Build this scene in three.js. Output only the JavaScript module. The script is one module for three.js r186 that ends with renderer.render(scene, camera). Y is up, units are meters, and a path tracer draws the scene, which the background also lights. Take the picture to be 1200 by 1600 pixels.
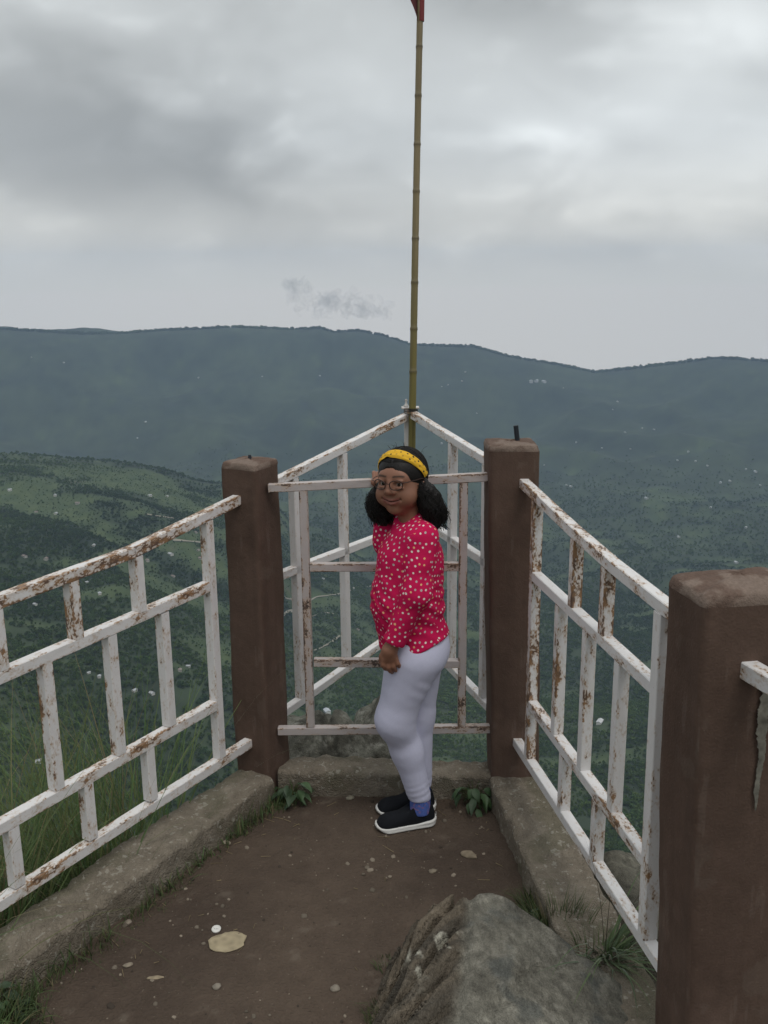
import * as THREE from 'three';
import { ImprovedNoise } from 'three/addons/math/ImprovedNoise.js';
import { RoundedBoxGeometry } from 'three/addons/geometries/RoundedBoxGeometry.js';
import { mergeGeometries, mergeVertices } from 'three/addons/utils/BufferGeometryUtils.js';

// ------------------------------------------------------------------ camera, sky, sun, exposure
const scene = new THREE.Scene();
const camera = new THREE.PerspectiveCamera(57.77, 3 / 4, 0.05, 20000);
camera.position.set(0, 1.824, 0);
{
  const pitch = Math.atan(350 / 1450), roll = 0.010;
  const F = new THREE.Vector3(0, -Math.sin(pitch), -Math.cos(pitch)), up = new THREE.Vector3(0, Math.cos(pitch), -Math.sin(pitch));
  camera.up.copy(up.multiplyScalar(Math.cos(roll)).add(new THREE.Vector3(Math.sin(roll), 0, 0)));
  camera.lookAt(camera.position.clone().add(F));
}
const renderer = new THREE.WebGLRenderer({ antialias: true });
renderer.toneMapping = THREE.LinearToneMapping;
renderer.toneMappingExposure = 1.08;
renderer.shadowMap.enabled = true;
renderer.shadowMap.type = THREE.PCFSoftShadowMap;

const imp = new ImprovedNoise();
const n3 = (x, y, z) => imp.noise(x, y, z);
const fbm = (x, y, z, o = 4, g = 0.5) => { let s = 0, a = 1, t = 0; for (let i = 0; i < o; i++) { s += a * imp.noise(x, y, z); t += a; a *= g; x = x * 2.03 + 13.1; y = y * 2.03 + 7.7; z = z * 2.03 + 3.3; } return s / t; };
const clamp = (x, a = 0, b = 1) => Math.min(b, Math.max(a, x));
const lerp = (a, b, t) => a + (b - a) * t;
const sst = (a, b, x) => { const t = clamp((x - a) / (b - a)); return t * t * (3 - 2 * t); };
function rng(seed) { let s = seed >>> 0; return () => { s = (s + 0x6D2B79F5) >>> 0; let t = s; t = Math.imul(t ^ (t >>> 15), t | 1); t ^= t + Math.imul(t ^ (t >>> 7), t | 61); return ((t ^ (t >>> 14)) >>> 0) / 4294967296; }; }
const V = (x, y, z) => new THREE.Vector3(x, y, z);

// an overcast sky: thick cloud, brighter overhead, with darker bellies and thin bright places
{
  const W = 2048, H = 1024, data = new Float32Array(W * H * 4);
  // [azimuth, elevation, half width, half height in degrees, change of brightness] of the large cloud masses
  const mass = [[-17.5, 8.8, 9.5, 4.4, -0.115], [-12, 5.6, 8, 2.6, -0.05], [-6, 5.5, 6, 3, -0.05], [-16, 15.5, 5, 2.2, 0.05], [8.5, 17.2, 7, 2.8, -0.15], [14, 13.5, 4, 2.2, -0.05], [19, 13, 4, 2.5, 0.13], [7.9, 7.9, 2.6, 0.9, 0.13], [12, 8.5, 5, 1.6, 0.05],
    [19, 5.5, 8, 2.4, 0.09], [-2, 10, 3.2, 4, 0.03], [22, 9.5, 3, 2, -0.03], [-21, 3, 6, 2, 0.0], [15, 9.8, 3, 1.2, 0.04], [17, 4.6, 3, 0.6, -0.05],
    [48, 22, 14, 7, -0.1], [80, 12, 12, 6, 0.07], [-55, 20, 13, 7, 0.06], [-90, 10, 14, 6, -0.1], [130, 18, 15, 7, -0.08], [-140, 14, 14, 6, 0.06], [170, 26, 16, 8, 0.05]];
  for (let r = 0; r < H; r++) {
    const el = ((r + 0.5) / H - 0.5) * Math.PI, e = el * 180 / Math.PI;
    for (let c = 0; c < W; c++) {
      const i = (r * W + c) * 4;
      let l = 0.76;
      if (e > 0) {
        const ph = ((c + 0.5) / W - 0.5) * 2 * Math.PI, x = Math.cos(ph) * Math.cos(el), z = Math.sin(ph) * Math.cos(el), y = Math.sin(el);
        const az = Math.atan2(x, -z) * 180 / Math.PI, k = 1 / (y + 0.55);
        const wx = x * k * 3.0 + 4.1, wz = z * k * 3.0 + 2.7, wob = fbm(wx * 1.3, wz * 1.3, 5.2, 3);
        const big = fbm(wx + wob * 0.6, wz, 1.7, 4), wisp = fbm(wx * 2.7 + wob, wz * 3.2 + e * 0.05, 9.2, 5);
        let m = 0;
        const wa = az + wob * 5 + wisp * 2.2, we = e + wob * 2.2 + wisp * 1.6;
        for (const [a, b, sa, sb, v] of mass) { let da = Math.abs(wa - a); if (da > 180) da = 360 - da; const q = (da / sa) ** 2 + ((we - b) / sb) ** 2; if (q < 9) m += v * Math.exp(-q); }
        const show = sst(-0.3, 2.6, e);
        l = lerp(0.76, 0.60, sst(-2, 10, e)) + (m * 1.75 + big * 0.16 + wisp * (0.09 + 0.05 * sst(2, 18, az)) + Math.max(0, wisp - 0.18) * 0.22) * show;
        l *= 1 + 0.55 * sst(14, 75, e);
        l = Math.max(l, 0.18);
      }
      const wm = sst(9, 0, e); data[i] = l * (0.955 + 0.105 * wm); data[i + 1] = l * (1.0 + 0.02 * wm); data[i + 2] = l * (1.005 - 0.105 * wm); data[i + 3] = 1;
    }
  }
  const sky = new THREE.DataTexture(data, W, H, THREE.RGBAFormat, THREE.FloatType);
  sky.mapping = THREE.EquirectangularReflectionMapping; sky.magFilter = sky.minFilter = THREE.LinearFilter; sky.needsUpdate = true;
  scene.background = sky; scene.environment = sky;
}
const sun = new THREE.DirectionalLight(new THREE.Color(1, 0.96, 0.9), 1.0);
sun.position.set(7, 26, 9); sun.target.position.set(0, 0, -3);
sun.castShadow = true; sun.shadow.radius = 45; sun.shadow.mapSize.set(2048, 2048);
Object.assign(sun.shadow.camera, { left: -8, right: 8, top: 8, bottom: -8, near: 1, far: 60 });
scene.add(sun, sun.target);
scene.fog = new THREE.FogExp2(new THREE.Color(0.54, 0.72, 1.0), 0.00012);

// ------------------------------------------------------------------ helpers
const used = {};
function numbered(name) { const n = used[name] = (used[name] ?? -1) + 1; return n ? name + '_' + String(n).padStart(3, '0') : name; }
function shade(o) { o.traverse((m) => { if (m.isMesh) { m.castShadow = true; m.receiveShadow = true; } }); return o; }
function tag(o, label, category, group) { o.userData.label = label; o.userData.category = category; if (group) o.userData.group = group; return o; }
function thing(name, label, category, pos = [0, 0, 0], group) { const g = new THREE.Group(); g.name = numbered(name); g.position.set(...pos); scene.add(g); return tag(g, label, category, group); }
function part(name, geo, mat, parent, pos) { const m = new THREE.Mesh(geo, mat); m.name = name; m.castShadow = m.receiveShadow = true; if (pos) m.position.set(...pos); parent.add(m); return m; }
function solo(name, geo, mat, label, category, group) { const m = part(numbered(name), geo, mat, scene); return tag(m, label, category, group); }
function setting(name, geo, mat) { const m = part(name, geo, mat, scene); m.userData.kind = 'structure'; return m; }

function hash2(x, y, s) { let h = Math.imul(x, 374761393) + Math.imul(y, 668265263) + Math.imul(s, 2147483647 - 58); h = Math.imul(h ^ (h >>> 13), 1274126177); return ((h ^ (h >>> 16)) >>> 0) / 4294967296; }
function pn(x, y, px, py, s) { // periodic value noise, 0..1
  const ix = Math.floor(x), iy = Math.floor(y); let fx = x - ix, fy = y - iy; fx = fx * fx * (3 - 2 * fx); fy = fy * fy * (3 - 2 * fy);
  const m = (a, b) => ((a % b) + b) % b, x0 = m(ix, px), x1 = m(ix + 1, px), y0 = m(iy, py), y1 = m(iy + 1, py);
  return lerp(lerp(hash2(x0, y0, s), hash2(x1, y0, s), fx), lerp(hash2(x0, y1, s), hash2(x1, y1, s), fx), fy);
}
function pf(u, v, px, py, s, o = 4) { let t = 0, a = 1, w = 0; for (let i = 0; i < o; i++) { t += a * pn(u * px, v * py, px, py, s + i); w += a; a *= 0.55; px *= 2; py *= 2; } return t / w; }
function tex(w, h, fn, srgb = true) {
  const d = new Uint8Array(w * h * 4), enc = (c) => 255 * clamp(srgb ? (c <= 0.0031308 ? 12.92 * c : 1.055 * Math.pow(c, 1 / 2.4) - 0.055) : c);
  for (let y = 0; y < h; y++) for (let x = 0; x < w; x++) { const c = fn((x + 0.5) / w, (y + 0.5) / h), i = (y * w + x) * 4; d[i] = enc(c[0]); d[i + 1] = enc(c[1]); d[i + 2] = enc(c[2]); d[i + 3] = 255; }
  const t = new THREE.DataTexture(d, w, h, THREE.RGBAFormat); t.wrapS = t.wrapT = THREE.RepeatWrapping; t.magFilter = THREE.LinearFilter; t.minFilter = THREE.LinearMipmapLinearFilter; t.generateMipmaps = true;
  if (srgb) t.colorSpace = THREE.SRGBColorSpace; t.needsUpdate = true; return t;
}
const mix3 = (a, b, t) => [lerp(a[0], b[0], t), lerp(a[1], b[1], t), lerp(a[2], b[2], t)];
const mul3 = (a, k) => [a[0] * k, a[1] * k, a[2] * k];

// uv in metres, taken from the axis that the face points along most; leaves the geometry unindexed
function boxUV(geo, scale = 1, turn = 0) {
  const g = geo.index ? geo.toNonIndexed() : geo, p = g.attributes.position, n = g.attributes.normal, uv = new Float32Array(p.count * 2), c = Math.cos(turn), s = Math.sin(turn);
  for (let i = 0; i < p.count; i += 3) {
    let ax = 0, ay = 0, az = 0; for (let k = 0; k < 3; k++) { ax += n.getX(i + k); ay += n.getY(i + k); az += n.getZ(i + k); }
    [ax, az] = [Math.abs(ax * c - az * s), Math.abs(ax * s + az * c)]; ay = Math.abs(ay);
    for (let k = 0; k < 3; k++) {
      const X = p.getX(i + k), y = p.getY(i + k), Z = p.getZ(i + k), x = X * c - Z * s, z = X * s + Z * c, j = (i + k) * 2;
      if (ay >= ax && ay >= az) { uv[j] = x; uv[j + 1] = z; } else if (ax > az) { uv[j] = z + 0.37; uv[j + 1] = y; } else { uv[j] = x; uv[j + 1] = y; }
      uv[j] *= scale; uv[j + 1] *= scale;
    }
  }
  g.setAttribute('uv', new THREE.BufferAttribute(uv, 2)); return g;
}
// square tube between two points; u runs along it in metres, v once round its four sides
function tube(a, b, w, side, u0 = 0, h = w) {
  const d = b.clone().sub(a), len = d.length(); d.normalize();
  const s = side.clone().addScaledVector(d, -side.dot(d)).normalize(), t = s.clone().cross(d).normalize();
  const ch = 0.0022, P = [], U = [], I = [], ring = [];
  const hw = w / 2, hh = h / 2, cs = [[hw, hh - ch], [hw - ch, hh], [-hw + ch, hh], [-hw, hh - ch], [-hw, -hh + ch], [-hw + ch, -hh], [hw - ch, -hh], [hw, -hh + ch]];
  let per = 0; const vs = cs.map((c, i) => { const q = cs[(i + 7) % 8]; if (i) per += Math.hypot(c[0] - q[0], c[1] - q[1]); return per; }); per += Math.hypot(cs[0][0] - cs[7][0], cs[0][1] - cs[7][1]);
  const put = (c, e, v, u) => { const o = e ? b : a; P.push(o.x + s.x * c[0] + t.x * c[1], o.y + s.y * c[0] + t.y * c[1], o.z + s.z * c[0] + t.z * c[1]); U.push(u, v); };
  for (let i = 0; i < 8; i++) {
    const c = cs[i], q = cs[(i + 1) % 8], v0 = vs[i] / per, v1 = i === 7 ? 1 : vs[i + 1] / per, k = P.length / 3;
    put(c, 0, v0, u0); put(c, 1, v0, u0 + len); put(q, 1, v1, u0 + len); put(q, 0, v1, u0); I.push(k, k + 1, k + 2, k, k + 2, k + 3);
  }
  for (const e of [0, 1]) { const k = P.length / 3; for (let i = 0; i < 8; i++) put(cs[i], e, 0.02 + i * 0.002, u0 + e * len); for (let i = 1; i < 7; i++) e ? I.push(k, k + i + 1, k + i) : I.push(k, k + i, k + i + 1); }
  const g = new THREE.BufferGeometry(); g.setAttribute('position', new THREE.Float32BufferAttribute(P, 3)); g.setAttribute('uv', new THREE.Float32BufferAttribute(U, 2)); g.setIndex(I);
  const f = g.toNonIndexed(); f.computeVertexNormals(); return f;
}
// meshes the zero surface of a distance field on a grid (surface nets)
function nets(f, lo, hi, c) {
  const nx = Math.ceil((hi[0] - lo[0]) / c) + 1, ny = Math.ceil((hi[1] - lo[1]) / c) + 1, nz = Math.ceil((hi[2] - lo[2]) / c) + 1, val = new Float32Array(nx * ny * nz);
  for (let k = 0, i = 0; k < nz; k++) for (let j = 0; j < ny; j++) for (let q = 0; q < nx; q++, i++) val[i] = f(lo[0] + q * c, lo[1] + j * c, lo[2] + k * c);
  const id = new Int32Array(nx * ny * nz).fill(-1), P = [], I = [], at = (x, y, z) => x + nx * (y + ny * z);
  for (let z = 0; z < nz - 1; z++) for (let y = 0; y < ny - 1; y++) for (let x = 0; x < nx - 1; x++) {
    let m = 0; const o = at(x, y, z), v = [];
    for (let q = 0; q < 8; q++) { const w = val[o + (q & 1) + ((q >> 1) & 1) * nx + (q >> 2) * nx * ny]; v.push(w); if (w < 0) m |= 1 << q; }
    if (m === 0 || m === 255) continue;
    let sx = 0, sy = 0, sz = 0, n = 0;
    for (let a = 0; a < 8; a++) for (let b = 0; b < 3; b++) { const e = a | (1 << b); if (e === a) continue; if ((v[a] < 0) === (v[e] < 0)) continue; const t = v[a] / (v[a] - v[e]); sx += (a & 1) + (b === 0 ? t : 0); sy += ((a >> 1) & 1) + (b === 1 ? t : 0); sz += (a >> 2) + (b === 2 ? t : 0); n++; }
    id[o] = P.length / 3; P.push(lo[0] + (x + sx / n) * c, lo[1] + (y + sy / n) * c, lo[2] + (z + sz / n) * c);
  }
  const st = [1, nx, nx * ny];
  for (let z = 1; z < nz - 1; z++) for (let y = 1; y < ny - 1; y++) for (let x = 1; x < nx - 1; x++) {
    const o = at(x, y, z);
    for (let a = 0; a < 3; a++) {
      const n0 = val[o] < 0, n1 = val[o + st[a]] < 0; if (n0 === n1) continue;
      const b = st[(a + 1) % 3], d = st[(a + 2) % 3], q = [id[o - b - d], id[o - d], id[o], id[o - b]];
      if (n0) I.push(q[0], q[1], q[2], q[0], q[2], q[3]); else I.push(q[0], q[2], q[1], q[0], q[3], q[2]);
    }
  }
  const g = new THREE.BufferGeometry(); g.setAttribute('position', new THREE.Float32BufferAttribute(P, 3)); g.setIndex(I); g.computeVertexNormals(); return g;
}
const cap = (x, y, z, a, b, ra, rb) => { const dx = b[0] - a[0], dy = b[1] - a[1], dz = b[2] - a[2], t = clamp(((x - a[0]) * dx + (y - a[1]) * dy + (z - a[2]) * dz) / (dx * dx + dy * dy + dz * dz)); return Math.hypot(x - a[0] - t * dx, y - a[1] - t * dy, z - a[2] - t * dz) - lerp(ra, rb, t); };
const ell = (x, y, z, c, r) => { const a = (x - c[0]) / r[0], b = (y - c[1]) / r[1], d = (z - c[2]) / r[2], k = Math.hypot(a, b, d); return k < 1e-6 ? -Math.min(...r) : k * (k - 1) / Math.hypot(a / r[0], b / r[1], d / r[2]); };
const smin = (a, b, k) => { const h = Math.max(k - Math.abs(a - b), 0) / k; return Math.min(a, b) - h * h * k * 0.25; };
const smax = (a, b, k) => -smin(-a, -b, k);
function paint(geo, fn) { const p = geo.attributes.position, n = geo.attributes.normal, c = new Float32Array(p.count * 3); for (let i = 0; i < p.count; i++) { const q = fn(p.getX(i), p.getY(i), p.getZ(i), n.getX(i), n.getY(i), n.getZ(i)); c[i * 3] = q[0]; c[i * 3 + 1] = q[1]; c[i * 3 + 2] = q[2]; } geo.setAttribute('color', new THREE.BufferAttribute(c, 3)); return geo; }
const std = (o) => new THREE.MeshPhysicalMaterial({ roughness: 0.8, specularIntensity: (o.roughness ?? 0.8) > 0.75 ? 0.3 : 0.8, ...o });

// ------------------------------------------------------------------ the mountain side, the valley and the ridge beyond it
// outline of the levelled lookout, seen from above (x, z)
const FOOT = [[-0.55, -3.2], [-0.36, -3.26], [0.5, -3.22], [0.57, -3.0], [0.76, -1.75], [1.2, -0.3], [2.9, 5], [-5.4, 5], [-1.0, -2.33]];
function footDistance(x, z) { // signed: negative inside
  let d = 1e9, inside = false;
  for (let i = 0, j = FOOT.length - 1; i < FOOT.length; j = i++) {
    const [ax, az] = FOOT[j], [bx, bz] = FOOT[i], ex = bx - ax, ez = bz - az, t = clamp(((x - ax) * ex + (z - az) * ez) / (ex * ex + ez * ez));
    d = Math.min(d, Math.hypot(x - ax - t * ex, z - az - t * ez));
    if ((az > z) !== (bz > z) && x < (bx - ax) * (z - az) / (bz - az) + ax) inside = !inside;
  }
  return inside ? -d : d;
}
const crest = [[-180, 120], [-110, 140], [-80, 250], [-60, 215], [-40, 30], [-28, -100], [-21.99, -137.4], [-17.56, -164.1], [-15.06, -165.4], [-12.85, -155.8], [-8.73, -150.5], [-5.69, -163.9], [-3.76, -160.4], [-2.99, -176.6], [-1.44, -172.6], [0.11, -194.5], [1.66, -229.4], [5.54, -238.8], [7.48, -278.2], [9.78, -304.1], [12.82, -344.2], [15.39, -321.8], [18.24, -294.0], [19.45, -280.3], [22.37, -289.3], [30, -270], [45, -180], [70, 20], [110, 100], [180, 120]];  // high left crest is out of view, added to raise the haze top
const DK = [0, 40, 90, 200, 320, 480, 640, 880, 1200, 1500, 1900, 2400, 2900, 3400, 3900, 4700, 6000];
const PROF = { // heights at those distances, by azimuth; null: the crest
  '-180': [0, 1, 4, 10, 18, 26, 34, 46, 60, 72, 85, 95, 105, 112, null, 60, -50],
  '-110': [0, -6, -14, -30, -45, -50, -50, -40, -20, 0, 20, 50, 80, 110, null, 120, 0],
  '-60': [0, -36, -80, -140, -180, -205, -220, -220, -190, -160, -180, -200, -130, 40, null, 150, 0],
  '-26': [0, -38, -86, -165, -210, -245, -268, -282, -268, -240, -410, -498, -470, -325, null, -260, -420],
  '-18': [0, -39, -90, -176, -226, -260, -285, -300, -292, -272, -430, -510, -478, -330, null, -280, -430],
  '-9': [0, -40, -93, -190, -245, -290, -320, -345, -340, -328, -455, -522, -485, -345, null, -420, -600],
  '-4.5': [0, -41, -95, -198, -250, -305, -348, -398, -438, -452, -508, -540, -492, -366, null, -420, -600],
  '0': [0, -41, -95, -200, -250, -307, -355, -414, -470, -505, -535, -545, -495, -380, null, -450, -600],
  '12': [0, -41, -95, -205, -262, -318, -364, -420, -472, -505, -532, -545, -510, -445, null, -520, -600],
  '26': [0, -41, -94, -205, -262, -312, -350, -400, -448, -480, -505, -510, -475, -395, null, -520, -600],
  '60': [0, -36, -80, -160, -205, -240, -262, -280, -290, -290, -280, -260, -200, -100, null, -20, -100],
  '110': [0, -8, -18, -36, -50, -55, -55, -50, -30, -10, 10, 35, 60, 85, null, 60, -50],
};
const AK = Object.keys(PROF).map(Number).sort((a, b) => a - b), PV = AK.map((a) => PROF[a]); AK.push(180); PV.push(PROF['-180']);
function pick(t, x) { let i = 0; while (i < t.length - 2 && t[i + 1][0] < x) i++; return lerp(t[i][1], t[i + 1][1], clamp((x - t[i][0]) / (t[i + 1][0] - t[i][0]))); }
function along(p, D, cr) {
  const g = (i) => { i = Math.max(0, Math.min(DK.length - 1, i)); return p[i] ?? cr; };
  let i = 0; while (i < DK.length - 2 && DK[i + 1] < D) i++;
  const t = clamp((D - DK[i]) / (DK[i + 1] - DK[i])), h = DK[i + 1] - DK[i], a = g(i), b = g(i + 1);
  const slope = (j) => (j <= 0 || j >= DK.length - 1) ? (g(Math.min(j + 1, DK.length - 1)) - g(Math.max(j - 1, 0))) / 400 : (j === 9 || j === 14) ? 0 : (g(j + 1) - g(j - 1)) / (DK[j + 1] - DK[j - 1]);
  const t2 = t * t, t3 = t2 * t;
  return (2 * t3 - 3 * t2 + 1) * a + (t3 - 2 * t2 + t) * h * slope(i) + (-2 * t3 + 3 * t2) * b + (t3 - t2) * h * slope(i + 1);
}
function ground(x, z) {
  const D = Math.hypot(x, z), az = Math.atan2(x, -z) * 180 / Math.PI;
  let i = 0; while (i < AK.length - 2 && AK[i + 1] < az) i++;
  let t = clamp((az - AK[i]) / (AK[i + 1] - AK[i])); t = t * t * (3 - 2 * t);
  const cr = pick(crest, az);
  let y = lerp(along(PV[i], D, cr), along(PV[i + 1], D, cr), t);
  const w = sst(60, 700, D), hold = 1 - 0.93 * Math.exp(-(((D - 3900) / 330) ** 2)) - 0.5 * Math.exp(-(((D - 1500) / 160) ** 2));
  const rid = 1 - Math.abs(n3(x / 430 + 3.3, z / 430 + 1.9, 4.4)) * 2;
  y += w * hold * (fbm(x / 520, z / 520, 2.2, 3) * 62 + rid * (26 + 22 * sst(2200, 3000, D)) * sst(300, 1500, D) + fbm(x / 110, z / 110, 7.1, 3) * 13);
  if (D < 80) {
    const front = 1 - sst(90, 140, Math.abs(az)), d = Math.max(0, footDistance(x, z));
    const near = -0.16 - d * (0.06 + 0.96 * front) + (d > 0 ? fbm(x * 1.3, z * 1.3, 0.7, 3) * Math.min(0.5, d * 0.5) : 0);
    y = lerp(near, y, sst(25, 75, D));
  }
  return y;
}
const fields = (x, z) => { // 0: wood, 1: terraced fields
  const D = Math.hypot(x, z), az = Math.atan2(x, -z) * 180 / Math.PI;
  let m = fbm(x / 260 + 5, z / 260 + 9, 3.1, 3) * 0.8 + fbm(x / 75 + 2, z / 75 + 4, 6.1, 3) * 1.0;
  m += 0.40 * Math.exp(-(((az + 15.5) / 7.5) ** 2) - (((D - 1250) / 300) ** 2)) - 0.30 * sst(2300, 3300, D) - 0.25 * sst(700, 400, D);
  m += 0.12 * Math.exp(-(((az + 5) / 6) ** 2) - (((D - 800) / 250) ** 2));
  return sst(-0.02, 0.5, m + fbm(x / 40, z / 40, 4.4, 3) * 0.35);
};
{
  const azs = []; for (let a = -180; a < -32; a += 3) azs.push(a); for (let a = -32; a < 32; a += 0.16) azs.push(a); for (let a = 32; a <= 180.01; a += 3) azs.push(Math.min(a, 180)); if (azs[azs.length - 1] < 180) azs.push(180);
  const rs = [0]; for (let r = 0.6; r < 12; r *= 1.09) rs.push(r); for (let r = 12.6; r < 6000; r *= r < 300 ? 1.03 : 1.0095) rs.push(r);
  const nA = azs.length, nR = rs.length, P = new Float32Array(nA * nR * 3), C = new Float32Array(nA * nR * 3), I = [];
  for (let i = 0; i < nR; i++) for (let j = 0; j < nA; j++) {
    const a = azs[j] * Math.PI / 180, x = Math.sin(a) * rs[i], z = -Math.cos(a) * rs[i], k = (i * nA + j) * 3;
    const y = ground(x, z); P[k] = x; P[k + 1] = y; P[k + 2] = z;
    const f = fields(x, z), n = fbm(x / 23, z / 23, 1.1, 3), step = sst(0.25, 0.5, Math.abs(((y / 5 + n * 0.5) % 1 + 1) % 1 - 0.5)), bare = sst(0.34, 0.5, fbm(x / 70, z / 70, 8.8, 4)) * f;
    const pt = clamp(0.5 + fbm(x / 190, z / 190, 6.6, 2) * 1.4), mot = fbm(x / 55, z / 55, 3.9, 3);
    let c = mul3([0.029 + 0.018 * pt, 0.041 + 0.022 * pt, 0.024 + 0.009 * pt], 1 + 0.6 * mot + 0.3 * n);
    let q = mix3([0.080, 0.104, 0.044], [0.054, 0.078, 0.034], clamp(n * 1.6 + 0.5)); q = mix3(q, [0.040, 0.060, 0.026], step * 0.5);
    c = mix3(c, q, f); c = mix3(c, [0.13, 0.115, 0.085], bare * 0.6);
    if (rs[i] < 60) c = mix3([0.05, 0.065, 0.025], [0.075, 0.06, 0.04], clamp(fbm(x * 2, z * 2, 4, 3) + 0.4));
    C[k] = c[0]; C[k + 1] = c[1]; C[k + 2] = c[2];
    if (i && j) { const o = i * nA + j; I.push(o - nA - 1, o - nA, o, o - nA - 1, o, o - 1); }
  }
  const g = new THREE.BufferGeometry(); g.setAttribute('position', new THREE.BufferAttribute(P, 3)); g.setAttribute('color', new THREE.BufferAttribute(C, 3)); g.setIndex(new THREE.BufferAttribute(new Uint32Array(I), 1)); g.computeVertexNormals();
  setting('terrain', g, std({ vertexColors: true, roughness: 1 }));
}

// homesteads scattered over the slopes: [x, z, width, turn, kind]
const HOMES = (() => {
  const r = rng(5), near = [[-499, -1211], [-435, -1200], [-394, -1164], [-436, -1131], [-408, -1122], [-319, -1334], [-335, -1298], [-289, -859], [-260, -806], [-324, -756], [-304, -766], [-254, -1061], [-229, -1099], [-222, -1080], [-270, -1015], [-362, -898], [-345, -909], [-240, -1007], [-241, -1150], [-316, -973], [-218, -635], [-209, -631], [-161, -707], [-163, -686], [-170, -625], [-181, -620], [-198, -480], [-91, -1315], [-36, -1162]];
  const far = [[581, -3525], [613, -3543], [560, -3515], [676, -3484], [315, -3561], [297, -3490], [219, -3458], [854, -3375], [795, -3203], [853, -3035], [890, -3025], [769, -2926], [673, -2823], [745, -2762], [889, -2670], [873, -2556], [894, -2518], [832, -2585], [981, -2467], [1004, -2459], [899, -2359], [978, -2357], [874, -2358], [469, -2664], [495, -2460], [504, -2445], [622, -2144], [766, -1901], [741, -2047], [-1247, -3337], [-1139, -3351], [-678, -3437], [-441, -3423], [-235, -3498], [-770, -2880], [-768, -2985], [-78, -2851], [-219, -2400], [243, -3468], [335, -3305], [180, -2827], [642, -1624], [618, -1880], [451, -1749], [610, -2903]];
  return [...near.map(([x, z]) => [x, z, (2.6 + 2.4 * r()) * (z > -800 ? 0.55 : 0.85), r() * 3.1, r() < 0.6 ? 0 : 1]), ...far.map(([x, z], i) => [x, z, (i < 3 ? 11 : 3.6) + 2.6 * r(), (r() - 0.5) * 1.2, 2]), [-53, -770, 4.6, 0.4, 3], [207, -826, 4.6, -0.5, 4]];
})();
// trees of the far woods: crowns of many leaf clumps on a short trunk
function crownGeometry(seed, clumps, size, faces) {
  const r = rng(seed), P = [], C = [];
  for (let i = 0; i < clumps; i++) {
    const u = r() * 2 - 1, a = r() * 6.283, rad = Math.cbrt(0.25 + 0.75 * r()), s = Math.sqrt(1 - u * u);
    const lump = 0.75 + 0.45 * n3(s * Math.cos(a) * 1.7 + seed, u * 1.7, s * Math.sin(a) * 1.7), c = [s * Math.cos(a) * rad * 0.42 * lump, 0.62 + u * rad * 0.36 * lump, s * Math.sin(a) * rad * 0.42 * lump], tone = 0.75 + 0.5 * r();
    for (let f = 0; f < faces; f++) {
      const d = () => V(r() - 0.5, r() - 0.5, r() - 0.5).normalize().multiplyScalar(size * (0.6 + 0.8 * r()));
      for (let k = 0; k < 3; k++) { const q = d(); P.push(c[0] + q.x, c[1] + q.y, c[2] + q.z); C.push(tone, tone, tone * 0.95); }
    }
  }
  for (let k = 0; k < 5; k++) { const a = k * 1.2566, b = a + 1.2566; for (const [q, y, w] of [[a, 0, 0.035], [b, 0, 0.035], [b, 0.5, 0.02], [a, 0, 0.035], [b, 0.5, 0.02], [a, 0.5, 0.02]]) { P.push(Math.cos(q) * w, y - 0.05, Math.sin(q) * w); C.push(1.2, 0.8, 0.8); } }
  const g = new THREE.BufferGeometry(); g.setAttribute('position', new THREE.Float32BufferAttribute(P, 3)); g.setAttribute('color', new THREE.Float32BufferAttribute(C, 3)); g.computeVertexNormals(); return g;
}
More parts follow.
